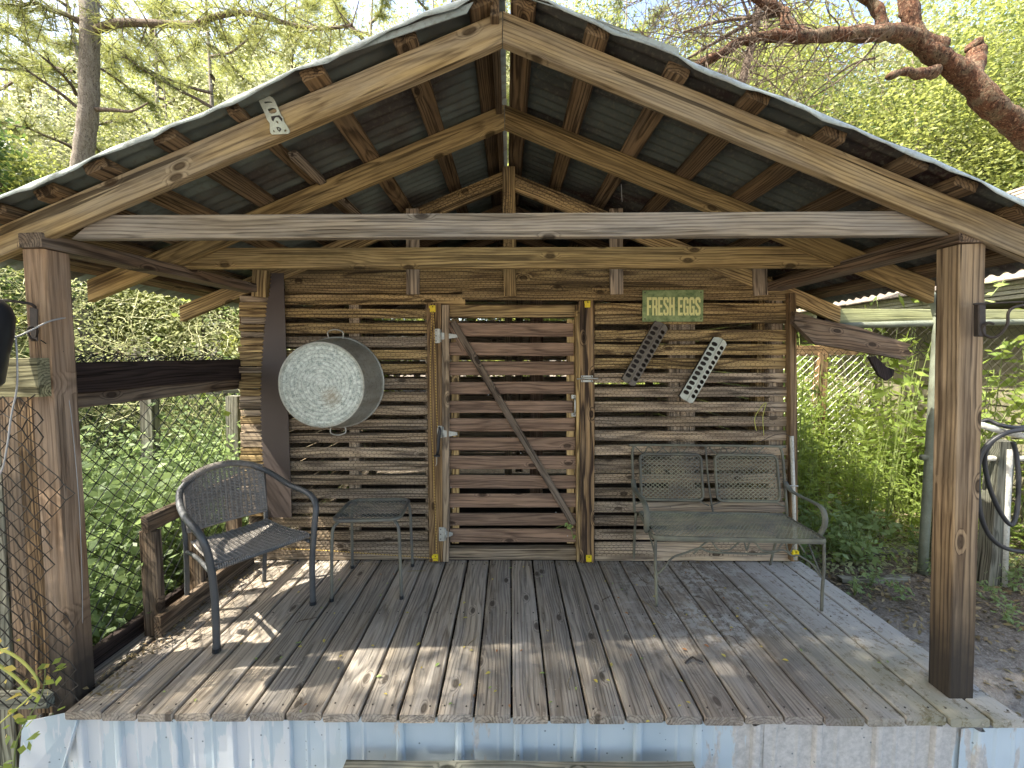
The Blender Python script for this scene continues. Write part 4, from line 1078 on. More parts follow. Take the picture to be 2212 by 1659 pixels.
mb = MB(); mb.tube([wp(944, 983, -.055), wp(944, 986, -.055)], .020, 14); mb.build('guard', M['black'], gh_, Matrix.Translation(wp(947, 984, -.055)), world=True)
mb = MB(); mb.tube([wp(943.5, 986, -.055), wp(943, 1002, -.055), wp(941, 1006, -.055)], .0025, 6); mb.build('hook', M['galv'], gh_, Matrix.Translation(wp(943, 990, -.055)), world=True)
# white pipe at the right corner
pp = empty('corner_pipe', at(1718, 1209, YW - .03), 'thin white plastic pipe strapped to the right corner of the coop', 'pipe')
mb = MB(); mb.tube([at(1718, 1209, YW - .04), at(1710, 942, YW - .04)], .0125, 14); mb.build('tube', M['pipew'], pp, Matrix.Translation(at(1715, 1050, YW - .04)), world=True, smooth=True)
mb = MB(); mb.tube([at(1700, 1049, YW - .05), at(1724, 1050, YW - .055)], .004, 8); mb.build('strap', M['galv'], pp, Matrix.Translation(at(1710, 1049, YW)), world=True)
wire('cable', [at(1708, 945, YW - .04), at(1695, 937, YW - .05), at(1670, 941, YW - .05), at(1640, 955, YW - .04), at(1600, 970, YW - .03)], .0022, M['brackdark'], 'thin brown cable bending out of the white corner pipe', 'cable')
# curio hanging on a thread from the right rafter
wire('hanging_thread', [at(1342, 398, 2.30), at(1343, 420, 2.30), at(1344, 436, 2.30)], .0012, M['palewire'], 'thin thread hanging under the inner right rafter', 'thread')
# weed tendrils on the wall
wire('dry_vine', [wp(1634, 930, -.02), wp(1630, 905, -.03), wp(1640, 885, -.03), wp(1655, 870, -.03), wp(1648, 900, -.03), wp(1650, 940, -.02)], .0025, M['ystem'], 'dry yellow vine stem hanging on the right part of the wall', 'vine')

# ------------------------------------------------------------------ wicker chair
chv = empty('wicker_chair', (-1.465, 2.33, 0), 'dark grey wicker armchair with curved metal arms by the left railing', 'chair', rz=R(54.5))
MC = WM[chv.name]
# local: -y is the front, x across (right hand seen from the front is -x ... symmetrical)
FW, BW_, FY, BY = .243, .205, -.235, .225
def csp(pts, r, n=6, k=10, flat=None):
    mb = MB(); mb.tube(smooth_path(pts, n), r, k, True, flat); return mb
# continuous arm + front leg tubes and top arc
for s in (-1, 1):
    P = [(s * FW, FY, 0), (s * FW * 1.0, FY - .005, .25), (s * (FW + .015), FY - .012, .45), (s * (FW + .035), FY + .0, .56), (s * (FW + .045), FY + .05, .605), (s * (FW + .045), FY + .14, .625),
         (s * (FW + .03), .03, .640), (s * (FW + .01), .13, .675), (s * (FW - .025), .205, .715), (s * .14, .245, .765)]
    csp(P, .0165).build('arm', M['chair'], chv, MC, smooth=True)
    P = [(s * BW_, BY + .035, 0), (s * BW_, BY + .01, .20), (s * BW_ * 1.02, BY - .01, .40), (s * BW_ * 1.03, BY - .0, .55), (s * (BW_ + .01), BY + .015, .70)]
    csp(P, .0125).build('leg', M['chair'], chv, MC, smooth=True)
    mb = MB(); mb.tube([(s * FW, FY, .0), (s * FW, FY, .02)], .019, 10); mb.build('foot_cap', M['black'], chv, MC)
    csp([(s * (FW - .005), FY + .005, .37), (s * (FW - .02), 0, .385), (s * BW_, BY - .01, .36)], .010).build('side_rail', M['chair'], chv, MC, smooth=True)
arc = [(-.14, .245, .765), (-.07, .262, .785), (0, .268, .790), (.07, .262, .785), (.14, .245, .765)]
mb = MB(); path = smooth_path([(-.20, .225, .735)] + arc + [(.20, .225, .735)], 10)
mb.tube(path, .0175, 10)
for i in range(1, len(path) - 1):       # wrapped cane round the top rail
    mb.tube([path[i] + Vector((0, 0, 0)), path[i] + (path[i + 1] - path[i]) * .45], .0205, 8)
mb.build('wrapped_top_rail', M['wicker'], chv, MC)
csp([(-FW, FY + .01, .405), (0, FY + .0, .405), (FW, FY + .01, .405)], .010).build('front_rail', M['chair'], chv, MC, smooth=True)
# woven back
def weave(name, surf, nu, nv, wu, tk, amp=.004, vert_n=16, vert_w=.006):
    mb = MB()
    for j in range(nv):
        v = (j + .5) / nv; P = []
        for i in range(nu * 2 + 1):
            u = i / (nu * 2); p, n = surf(u, v); P.append(p + n * amp * math.cos(math.pi * (i / 2 * 1.0) + math.pi * (j % 2)))
        mb.tube(P, wu, 4, False, flat=(surf(0, v)[1], .0) if False else None)
    for i in range(nu + 1):
        u = i / nu; P = [surf(u, v / 10)[0] for v in range(11)]; mb.tube(P, vert_w, 4, False)
    o = mb.build(name, M['wicker'], chv, MC); o['kind'] = 'stuff'; return o
def back(u, v):
    x = (u - .5) * 2; hw = .205 + .0 * v
    top = .778 - .055 * x * x - .01; bot = .475 - .01 * (1 - x * x)
    z = bot + (top - bot) * v; y = .262 - .05 * x * x - .035 * (1 - v) + .01
    return Vector((x * hw, y, z)), Vector((.3 * x, -1, .1)).normalized()
weave('woven_back', back, 17, 34, .0042, .002, .0045)
csp([tuple(back(u / 8, 0)[0]) for u in range(9)], .008).build('lower_back_rail', M['wicker'], chv, MC, smooth=True)
def seat(u, v):
    x = (u - .5) * 2; hw = .225 - .03 * v
    return Vector((x * hw, FY + .01 + v * .40, .418 - .012 * math.sin(math.pi * v) + .006 * x * x)), Vector((0, 0, 1))
weave('woven_seat', seat, 18, 40, .0048, .002, .004)
mb = MB()
for i in range(46):
    x = -.225 + .45 * i / 45; mb.tube([(x, FY + .008, .408), (x + .006, FY + .008, .408)], .0155, 7)
mb.build('wrapped_front_edge', M['wicker'], chv, MC)

# ------------------------------------------------------------------ side table
tb = empty('side_table', (-.85, 2.63, 0), 'small square metal mesh table with rounded corners between chair and door', 'table', rz=R(3.5))
MT = WM[tb.name]
def rrect(hx, hy, rad, n=6, z=0.0):
    P = []
    for (cx, cy, a0) in ((hx - rad, hy - rad, 0), (-hx + rad, hy - rad, 90), (-hx + rad, -hy + rad, 180), (hx - rad, -hy + rad, 270)):
        for i in range(n + 1):
            a = R(a0 + 90 * i / n); P.append(Vector((cx + rad * math.cos(a), cy + rad * math.sin(a), z)))
    return P
TH = .470; hx, hy = .192, .182
P = rrect(hx, hy, .06, 6, TH); P.append(P[0]); mb = MB(); mb.tube(P, .011, 8, False); mb.build('top_rim', M['table'], tb, MT, smooth=True)
mb = MB()
def inside(x, y, hx, hy, rad):
    dx = max(abs(x) - (hx - rad), 0); dy = max(abs(y) - (hy - rad), 0); return abs(x) <= hx and abs(y) <= hy and math.hypot(dx, dy) <= rad
def meshgrid(mb, hx, hy, rad, z, step, r, slope=.5, sag=None, T=None):
    "expanded metal: zigzag strands"
    n = int(2 * hy / step) + 2
    for j in range(n):
        y0 = -hy + j * step; P = []; q = 0; x = -hx
        while x <= hx + 1e-6:
            y = y0 + (step / 2 if (q + j) % 2 else -step / 2) * .92
            ok = inside(x, y, hx, hy, rad)
            zz = z + (sag(x, y) if sag else 0)
            if ok: P.append(Vector((x, y, zz)) if not T else T(x, y, zz))
            else:
                if len(P) > 1: mb.tube(P, r, 4, False)
                P = []
            x += step * slope; q += 1
        if len(P) > 1: mb.tube(P, r, 4, False)
meshgrid(mb, hx, hy, .06, TH + .002, .0165, .0021, .85)
o = mb.build('mesh_top', M['table'], tb, MT); o['kind'] = 'stuff'
for (sx, sy) in ((-1, -1), (1, -1), (-1, 1), (1, 1)):
    P = smooth_path([(sx * .150, sy * .150, TH - .010), (sx * .178, sy * .176, TH - .028), (sx * .190, sy * .187, TH - .08), (sx * .196, sy * .193, .20), (sx * .200, sy * .197, 0)], 5)
    mb = MB(); mb.tube(P, .0095, 10); l = mb.build('leg', M['table'], tb, MT, smooth=True)
    mb = MB(); mb.tube([(sx * .200, sy * .197, 0), (sx * .200, sy * .197, .02)], .0125, 10); mb.build('foot_cap', M['black'], l, MT)

# ------------------------------------------------------------------ iron garden bench
bn = empty('garden_bench', (1.288, 2.33, 0), 'two seat wrought iron mesh bench with greenish worn paint against the wall', 'bench', rz=R(-3.2))
MBn = WM[bn.name]
def B(name, pts, r, n=6, k=8, flat=None, par=None):
    mb = MB(); mb.tube(smooth_path(pts, n) if n else pts, r, k, True, flat); return mb.build(name, M['bench'], par or bn, MBn, smooth=True)
SH = .392; bw = .475; d1 = .40
# seat rim and mesh
P = rrect(bw, d1 / 2, .03, 4, SH); P = [p + Vector((0, d1 / 2 + .02, 0)) for p in P]; P.append(P[0])
for p in P: p.x *= (1 - .02 * (p.y > .2))
mb = MB(); mb.tube(P, .016, 6, False, flat=((0, 0, 1), .4)); 
mb.build('seat_rim', M['bench'], bn, MBn)
mb = MB(); meshgrid(mb, bw - .008, d1 / 2 - .004, .03, 0, .0155, .0026, .75, T=lambda x, y, z: Vector((x, y + d1 / 2 + .02, SH + .006)))
o = mb.build('mesh_seat', M['benchmesh'], bn, MBn); o['kind'] = 'stuff'
# back frame
yb = .50
def bk_y(z): return .43 + (z - .39) * .22
Pf = [(-.49, bk_y(.39), .39), (-.492, bk_y(.6), .60), (-.492, bk_y(.78), .775), (-.475, bk_y(.81), .812), (-.44, bk_y(.82), .822), (.44, bk_y(.82), .822), (.475, bk_y(.81), .812), (.492, bk_y(.78), .775), (.492, bk_y(.6), .60), (.49, bk_y(.39), .39)]
B('back_frame', Pf, .0085, 3)
B('back_upright', [(.02, bk_y(.39), .39), (.0, bk_y(.6), .6), (-.005, bk_y(.82), .82)], .006)
for xc in (-.245, .245):
    hx2, hz = .200, .145; zc = .622
    P = [Vector((p.x + xc, bk_y(zc + p.y) - .015, zc + p.y)) for p in rrect(hx2, hz, .035, 4)]; P.append(P[0])
    mb = MB(); mb.tube(P, .012, 6, False, flat=((0, 1, 0), .8)); pr = mb.build('back_panel', M['bench'], bn, MBn)
    mb = MB()
    n = int(2 * (hx2 - .01) / .0155)
    for j in range(n + 1):
        x0 = -hx2 + .008 + j * .0155; Pz = []; q = 0; z = -hz + .004
        while z <= hz - .003:
            x = x0 + (.0068 if (q + j) % 2 else -.0068)
            if inside(x, z, hx2, hz, .035): Pz.append(Vector((x + xc, bk_y(zc + z) - .014, zc + z)))
            z += .0125; q += 1
        if len(Pz) > 1: mb.tube(Pz, .0034, 4, False)
    o = mb.build('panel_mesh', M['benchmesh'], pr, MBn); o['kind'] = 'stuff'
    for (ax, az, bx, bz) in ((-.16, .477, -.245 - .0, .44), (.16, .477, .245, .44)):
        B('brace_rod', [(xc + ax, bk_y(az) - .015, az), (xc + bx * .98, bk_y(bz), bz)], .004, 0)
    z1, z2 = .770, .815
    zz = [(-.17, z2), (-.12, z1), (-.105, z1 + .005), (-.085, z2 - .005), (-.06, z2 - .01), (-.045, z1 + .004), (-.03, z1), (.03, z2)]
    B('scroll_rod', [(xc - .06 + x, bk_y(z) - .005, z) for x, z in zz], .0035, 4, 6)
    B('scroll_rod', [(xc + .10 + x * .9, bk_y(z) - .005, z) for x, z in zz], .0035, 4, 6)
# arms: flat strip
for s in (-1, 1):
    P = [(s * .492, bk_y(.60), .60), (s * .497, .42, .560), (s * .499, .34, .553), (s * .500, .22, .556), (s * .501, .13, .552), (s * .500, .092, .520), (s * .499, .085, .465), (s * .497, .10, .425), (s * .49, .11, .395), (s * .478, .12, .388)]
    B('armrest', P, .019, 5, 6, flat=((1, 0, 0), .16))
# legs
for s in (-1, 1):
    P = [(s * .462, .03, SH - .01), (s * .464, .022, .25), (s * .458, .018, .13), (s * .455, .012, 0)]
    B('leg', P, .0085, 4)
    P = [(s * .482, .42, SH), (s * .470, .50, .2), (s * .462, .55, 0)]
    B('leg', P, .0085, 4)
    B('side_brace', [(s * .458, .03, .18), (s * .45, .09, .27), (s * .46, .20, .36), (s * .465, .26, .385)], .0048)
# scalloped rod under the front edge
P = [(-.458, .02, .185), (-.43, .022, .20), (-.37, .026, .275), (-.30, .028, .305), (-.22, .028, .335), (-.17, .03, .318), (-.10, .03, .312), (.02, .03, .310), (.15, .03, .312), (.24, .03, .335), (.29, .028, .305), (.33, .028, .305), (.40, .026, .26), (.44, .022, .20), (.458, .02, .185)]
B('apron_rod', P, .0055, 5)
P = [(-.25, .03, .300), (-.21, .03, .345), (-.18, .03, .37), (-.165, .03, .378), (-.145, .03, .37), (-.12, .03, .335), (-.09, .03, .325), (-.05, .03, .33), (-.01, .03, .365), (.01, .03, .378), (.03, .03, .375), (.045, .03, .33), (.06, .03, .375), (.09, .03, .372), (.13, .03, .33), (.18, .03, .325), (.21, .03, .33), (.235, .03, .37), (.255, .03, .375), (.27, .03, .33), (.285, .03, .325), (.30, .03, .37), (.325, .03, .374), (.36, .03, .325)]
B('apron_scroll', P, .0045, 4)

# ------------------------------------------------------------------ step timber in front, sticks, debris on the deck
p0 = at(722, 1650, 1.55); 
st = board('step_timber', (-.64, 1.49, -.182), (.705, 1.475, -.180),   .19, .07, (0, 0, 1), M['mossy'], None, ns=6, jit=.003)
tag(st, 'mossy grey timber step lying along the foot of the blue skirting', 'step')

def leaf_mesh(kind):
    L = .027 if kind != 'small' else .018; w = L * .30
    V = [(0, 0, 0), (L * .3, w * .8, .003), (L * .3, -w * .8, .004), (L * .65, w * .75, .004), (L * .65, -w * .75, .003), (L, 0, .001), (L * .3, 0, 0), (L * .65, 0, 0)]
    Fc = [(0, 6, 1), (0, 2, 6), (6, 7, 3, 1), (2, 4, 7, 6), (7, 5, 3), (4, 5, 7)]
    me = bpy.data.meshes.new('leaf'); me.from_pydata(V, [], Fc); return me
random.seed(11)
lms = {}
for k, m_ in (('y', 'yleaf'), ('o', 'oleaf'), ('g', 'gleaf')):
    for q in ('big', 'small'):
        me = leaf_mesh(q); me.materials.append(M[m_]); lms[k + q] = me
spots = [(830, 1293, 'w'), (1349, 1322, 'o'), (1000, 1335, 'y'), (1540, 1345, 'y'), (1595, 1330, 'y'), (812, 1462, 'g'), (992, 1483, 'y'), (908, 1388, 'y'), (1291, 1475, 'y'), (1492, 1520, 'y'), (1520, 1392, 'o'), (1568, 1420, 'y'), (1640, 1395, 'y'), (1690, 1425, 'y'), (1485, 1405, 'o'),
         (555, 1425, 'g'), (700, 1388, 'y'), (652, 1398, 'y'), (1180, 1362, 'y'), (1060, 1452, 'y'), (1165, 1455, 'g'), (1395, 1560, 'y'), (940, 1440, 'g'), (1420, 1290, 'y'), (1560, 1290, 'o'), (1320, 1440, 'y'), (1098, 1228, 'g'), (1130, 1226, 'y'), (1005, 1300, 'y'), (735, 1250, 'g'), (820, 1240, 'o')]
for i in range(70):
    spots.append((random.uniform(350, 1950), random.uniform(1235, 1535), random.choice('yyyogg')))
for i, (x, y, k) in enumerate(spots):
    p = fl(x, y, .004)
    if p.x > 1.8 or p.x < -1.7: continue
    if k == 'w': k = 'o'
    q = 'big' if i < 31 and i % 3 else 'small'
    Mx = Matrix.Translation(p) @ Euler((random.uniform(-.2, .2), random.uniform(-.15, .1), random.uniform(0, 6.28))).to_matrix().to_4x4()
    o = share('fallen_leaf', lms[k + q], None, Mx)
    lab = {'y': 'small yellow fallen leaf on the grey deck planks', 'o': 'small curled brown fallen leaf on the deck planks', 'g': 'small green fallen leaf on the deck planks'}[k]
    tag(o, lab, 'leaf', {'y': 'yellow leaves on the deck', 'o': 'brown leaves on the deck', 'g': 'green leaves on the deck'}[k])
# leaf litter heaped along the left edge of the deck + twigs
def scatter_leaves(n, fpos, size, mat, name, label, asp=.45, up=.35, seed=1):
    rg = np.random.default_rng(seed); V = np.zeros((n, 4, 3)); pos = np.array([fpos(rg) for _ in range(n)])
    az = rg.uniform(0, 2 * np.pi, n); s_ = size * rg.uniform(.5, 1.3, n); tl = rg.normal(0, up, (n, 2))
    u = np.stack([np.cos(az), np.sin(az), tl[:, 0]], 1); w = np.stack([-np.sin(az), np.cos(az), tl[:, 1]], 1)
    V[:, 0] = pos - u * s_[:, None]; V[:, 2] = pos + u * s_[:, None]; V[:, 1] = pos + w * (s_ * asp)[:, None]; V[:, 3] = pos - w * (s_ * asp)[:, None]
    V[:, 1:4:2, 2] += (s_ * .2)[:, None]
    me = mesh_np(V.reshape(-1, 3), np.arange(n * 4).reshape(-1, 4), mat); o = share(name, me, None, Matrix.Identity(4)); tag(o, label, kind='stuff'); return o
def edge_pos(rg):
    y = rg.uniform(1.72, 2.87); return (-1.80 + abs(rg.normal(0, .06)), y, .004 + rg.uniform(0, .014))
scatter_leaves(420, edge_pos, .011, M['litter'], 'deck_debris', 'dry leaf crumbs and husks gathered along the left deck edge', seed=4)
def chips(rg): return (rg.uniform(-1.6, 1.8), rg.uniform(1.65, 2.88), .003)
scatter_leaves(500, chips, .0038, M['litter'], 'deck_debris', 'tiny pale bits and husks scattered over the deck planks', seed=5)
def backedge(rg): return (rg.uniform(-1.5, 1.7), 2.88 - abs(rg.normal(0, .02)), .004)
scatter_leaves(160, backedge, .008, M['litter'], 'deck_debris', 'bits of straw and leaf along the foot of the wall', seed=6)
random.seed(5)
for i, (x, y, L, a) in enumerate([(1440, 1330, .20, 2.2), (1300, 1300, .09, .8), (1010, 1400, .1, 1.2), (640, 1345, .10, .5), (1230, 1490, .12, 1.4), (1560, 1310, .16, 2.4), (880, 1235, .12, .1), (1400, 1260, .15, 2.0), (1700, 1345, .12, 2.0), (1610, 1400, .1, 1.9)]):
    p = fl(x, y, .006); d = Vector((math.cos(a), math.sin(a), 0)); n_ = Vector((-d.y, d.x, 0))
    wire('twig', [p, p + d * L * .3 + n_ * .008, p + d * L * .7 - n_ * .006 + Vector((0, 0, .004)), p + d * L], .0018, M['twig'] if i % 2 else M['litter'], 'thin dry twig lying on the deck planks', 'twig', 'twigs on the deck')
o = wire('dead_stick', [fl(1518, 1430, .01), fl(1505, 1425, .02), fl(1495, 1420, .012), fl(1480, 1432, .006)], .0045, M['brackdark'], 'curled brown seed pod lying on the right part of the deck', 'seed pod')
# ================================================================== surroundings, right
pen = empty('pen_fence', (2.9, 2.95, -.12), 'rusty pipe and chain link pen fence right of the coop', 'fence')
def pipe(name, pts, r, mat, parent, n=0, k=12):
    P = smooth_path(pts, n) if n else pts; mb = MB(); mb.tube(P, r, k); return mb.build(name, mat, parent, Matrix.Translation(Vector(P[0])), world=True, smooth=True)
YP = 2.92
b0 = fl(1992, 1243, -.13); YPp = b0.y + SKEW * b0.x
top = at(1993, 700, YPp)
pipe('gate_post', [b0, Vector((b0.x, b0.y, top.z - .02)), Vector((b0.x - .005, b0.y, top.z + .06)), Vector((b0.x - .03, b0.y, top.z + .14)), Vector((b0.x - .09, b0.y - .02, top.z + .20))], .029, M['pipe'], pen, 5)
b1 = fl(2012, 1225, -.13); pipe('gate_pipe', [b1, Vector((b1.x, b1.y, top.z))], .016, M['pipe'], pen)
pipe('top_pipe', [at(1714, 707, YPp + .02), at(1985, 699, YPp + .02), at(2600, 690, YPp + .02)], .021, M['pipe'], pen)
pipe('mid_pipe', [at(1990, 988, YPp), at(2700, 1000, YPp)], .02, M['pipe'], pen)
chainlink('chain_link_mesh', (b0.x + .05, b0.y + .02, -.1), (1, -.0135, 0), (0, 0, 1), 2.2, 1.75, .06, .0013, M['wire'], pen, seed=8)
chainlink('chain_link_mesh', (1.95, b0.y + .07, 1.42), (1, -.0135, 0), (0, 0, 1), .98, .24, .05, .0016, M['wire'], pen, seed=9, wob=.01)
# hose rack: wooden stub post, pale pipes, black hose
hp = fl(2136, 1262, -.13)
stub = board('stub_post', (hp.x, hp.y, -.3), (hp.x + .01, hp.y, .86), .11, .09, (0, -1, 0), M['oldpost'], None, ns=4, jit=.004); tag(stub, 'old grey-green wooden stub post behind the right porch post', 'post')
fr = empty('pale_pipe_frame', (hp.x + .18, hp.y, -.12), 'pale plastic pipe frame carrying the black hose at the right edge', 'pipe frame')
q0 = fl(2166, 1268, -.13); YH = q0.y + SKEW * q0.x
pipe('upright', [q0, at(2178, 970, YH)], .022, M['pipew'], fr)
pipe('rail', [at(2120, 918, YH - .15), at(2165, 932, YH - .12), at(2420, 985, YH - .2)], .020, M['pipew'], fr)
pipe('rail', [at(2100, 990, YH + .02), at(2420, 990, YH + .02)], .018, M['pipew'], fr)
hz = YH - .16
def hs(pts): return [at(x, y, hz + d) for (x, y, d) in pts]
hose = MB()
P = smooth_path(hs([(2118, 912, .1), (2135, 908, .08), (2160, 918, .02), (2195, 924, 0), (2230, 925, 0), (2300, 960, .05), (2330, 1050, .06), (2300, 1150, .05), (2230, 1187, .02), (2195, 1190, 0), (2160, 1178, 0), (2133, 1150, 0), (2116, 1100, -.01), (2112, 1030, -.02), (2118, 985, -.02), (2140, 955, -.03), (2175, 935, -.05), (2212, 928, -.06), (2260, 925, -.05)]), 6)
hose.tube(P, .0135, 10)
P = smooth_path(hs([(2150, 945, -.02), (2130, 975, .0), (2128, 1010, .02), (2140, 1060, .03), (2160, 1105, .03), (2180, 1132, .02), (2190, 1128, .02), (2198, 1095, .03), (2200, 1030, .04), (2195, 980, .06), (2188, 955, .06)]), 6)
hose.tube(P, .0125, 10)
o = hose.build('garden_hose', M['hose'], None, Matrix.Translation(at(2150, 1000, hz)), world=True, smooth=True); tag(o, 'black rubber hose hung in loops over the pale pipes', 'hose')
# broken plank and splinter under the right eave
slab_ = [at(1716, 697, 2.80), at(1760, 742, 2.80), at(1960, 777, 2.84), at(1946, 770, 2.84), at(1976, 767, 2.84), at(1958, 752, 2.84), at(1970, 745, 2.84), at(1850, 705, 2.82), at(1770, 690, 2.80), at(1718, 672, 2.8)]
o = slab('broken_plank', slab_, (0, .045, 0), slab_[2] - slab_[1], M['rail'], None, bev=0); tag(o, 'broken weathered plank with a splintered end hanging under the right eave', 'plank')
sl = [at(1878, 772, 2.86), at(1892, 770, 2.86), at(1915, 792, 2.86), at(1932, 798, 2.86), at(1930, 812, 2.86), at(1916, 822, 2.86), at(1900, 812, 2.86)]
o = slab('wood_splinter', sl, (0, .02, 0), (.3, 0, -1), M['raildark'], None, bev=0); tag(o, 'dark splinter of wood dangling below the broken plank', 'splinter')
gb = slab('green_beam', [at(1812, 697, 3.1), at(2260, 700, 3.1), at(2260, 669, 3.1), at(1815, 667, 3.1)], (0, .09, 0), (1, 0, 0), M['green'], None); tag(gb, 'pale green mossy beam above the pen fence top pipe', 'beam')
slab('beam_end', [at(1782, 693, 3.08), at(1811, 700, 3.08), at(1813, 668, 3.08), at(1790, 668, 3.08)], (0, .1, 0), (1, 0, 0), M['raildark'], gb)
# neighbouring building along the right: sunlit siding, low eave, shingled roof rising to the right
shd = empty('neighbour_building', (4.35, 5.0, -.1), 'sunlit building with pale lapped siding and shingled roof right of the pen', 'building')
M['tin'] = metal('weathered_tin', (.42, .41, .33), .25, (.22, .18, .10), .1, .6, dirt=.4, streak=(.4, 3, 3))
M['siding'] = plain('pale_siding', (.17, .155, .105), .8, 0, .2, 3, .7, (.085, .085, .05))
M['shingle'] = plain('pale_shingle', (.21, .18, .15), .85, 0, .2, 14, .8, (.11, .095, .075))
for k in range(15):
    board('siding_board', (4.38, 2.2, -.02 + k * .135), (4.38, 8.6, -.02 + k * .135), .150, .02, (-1, 0, .10), M['siding'], shd, ns=3)
slab('core_wall', [(4.41, 2.2, -.2), (4.41, 8.6, -.2), (4.41, 8.6, 2.02), (4.41, 2.2, 2.02)], (.1, 0, 0), (0, 1, 0), M['oldpost'], shd, bev=0)
for k in range(5):
    board('gutter_strip', (3.93 - .012 * k, 2.2, 1.885 + k * .034), (3.93 - .012 * k, 8.8, 1.885 + k * .034), .030, .03, (-1, 0, 0), M['tin'], shd, ns=6, jit=.003)
slab('soffit', [(3.92, 2.2, 1.865), (4.45, 2.2, 1.865), (4.45, 8.8, 1.865), (3.92, 8.8, 1.865)], (0, 0, .02), (0, 1, 0), M['oldpost'], shd, bev=0)
rng2 = random.Random(8)
for k in range(18):
    x = 3.88 + k * .15; z = 2.03 + k * .15 * .58
    y = 2.2
    while y < 8.9:
        w_ = rng2.uniform(.8, 1.5)
        board('shingle', (x, y, z + .014), (x, min(y + w_, 8.95) - .006, z + .014 + rng2.uniform(-.004, .004)), .19, .016, (-.50, 0, 1), M['shingle'], shd, ns=4, jit=.005)
        y += w_
slab('roof_deck', [(3.9, 2.2, 2.0), (3.9, 8.9, 2.0), (6.6, 8.9, 3.57), (6.6, 2.2, 3.57)], (.01, 0, -.02), (0, 1, 0), M['oldpost'], shd, bev=0)
ff = empty('back_pen_fence', (3.0, 5.0, -.1), 'galvanised chain link fence panels in the sunlit pen behind the weeds', 'fence')
chainlink('chain_link_mesh', (2.1, 5.0, .0), (1, 0, 0), (0, 0, 1), 2.2, 1.45, .09, .0024, M['galv'], ff, seed=12)
board('fence_post', (3.63, 5.04, -.2), (3.65, 5.04, 1.46), .11, .09, (0, -1, 0), M['trim'], ff)
board('fence_rail', (2.1, 5.04, 1.46), (4.3, 5.04, 1.50), .12, .04, (0, -1, 0), M['trim'], ff)
# boards lying on the ground
for (a, b, w, lab) in ((fl(1822, 1192, -.1), fl(2010, 1190, -.1), .10, 'old grey board lying in the dirt behind the right post'), (fl(1815, 1252, -.1), fl(1960, 1248, -.1), .05, 'thin weathered lath half buried beside the deck')):
    o = board('ground_board', a, b, w, .03, (0, 0, 1), M['oldpost'], None, ns=5, jit=.006); tag(o, lab, 'board')

# ================================================================== vegetation
def leafcloud(C, size, rg, asp=.5, droop=0.0, nrm=None, curl=.15):
    "rhombic leaves centred on the rows of C"
    n = len(C); az = rg.uniform(0, 2 * np.pi, n); el = rg.normal(droop, .5, n)
    u = np.stack([np.cos(az) * np.cos(el), np.sin(az) * np.cos(el), np.sin(el)], 1)
    t = rg.normal(0, 1, (n, 3)); w = np.cross(u, t); w /= np.linalg.norm(w, axis=1)[:, None] + 1e-9
    nn = np.cross(u, w); s_ = size * rg.uniform(.6, 1.35, n)
    V = np.zeros((n, 4, 3)); V[:, 0] = C - u * s_[:, None]; V[:, 2] = C + u * s_[:, None] + nn * (s_ * curl)[:, None]
    V[:, 1] = C + w * (s_ * asp)[:, None] - u * (s_ * .15)[:, None]; V[:, 3] = C - w * (s_ * asp)[:, None] - u * (s_ * .15)[:, None]
    return V.reshape(-1, 3)
def crown_points(rg, nb, per, rad, spread, flat=1.0):
    "leaf clumps spread through an uneven crown"
    d = rg.normal(0, 1, (nb, 3)); d /= np.linalg.norm(d, axis=1)[:, None]
    r = rg.uniform(.25, 1.0, nb) ** .6; c = d * r[:, None] * np.array(rad)
    c += rg.normal(0, .12, (nb, 3)) * np.array(rad)
    P = np.repeat(c, per, axis=0) + rg.normal(0, 1, (nb * per, 3)) * np.array([spread, spread, spread * flat]) * np.repeat(rg.uniform(.5, 1.5, nb), per)[:, None]
    return P, c
def quads(V): return np.arange(len(V)).reshape(-1, 4)
rg = np.random.default_rng(3)
# --- mesh library for crowns (unit-ish, metres)
LIB = {}
for i in range(3):
    P, c = crown_points(rg, 190, 120, (1.9, 1.9, 2.3), .26, .7); V = leafcloud(P, .034, rg, .5)
    LIB['broad%d' % i] = (mesh_np(V, quads(V), M['leafy']), c)
    P, c = crown_points(rg, 180, 120, (1.8, 1.8, 2.4), .26, .7); V = leafcloud(P, .034, rg, .5)
    LIB['pale%d' % i] = (mesh_np(V, quads(V), M['pale']), c)
    LIB['dark%d' % i] = (mesh_np(V, quads(V), M['leafd']), c)
def needles(rg, centres, n, L, w):
    N = len(centres) * n; C = np.repeat(centres, n, axis=0); d = rg.normal(0, 1, (N, 3)); d[:, 2] = d[:, 2] * .7 - .15; d /= np.linalg.norm(d, axis=1)[:, None]
    s_ = np.cross(d, rg.normal(0, 1, (N, 3))); s_ /= np.linalg.norm(s_, axis=1)[:, None]; l = L * rg.uniform(.7, 1.2, N)
    V = np.zeros((N, 4, 3)); V[:, 0] = C - s_ * w; V[:, 1] = C + s_ * w; V[:, 2] = C + d * l[:, None] + s_ * w * .4; V[:, 3] = C + d * l[:, None] - s_ * w * .4
    return V.reshape(-1, 3)
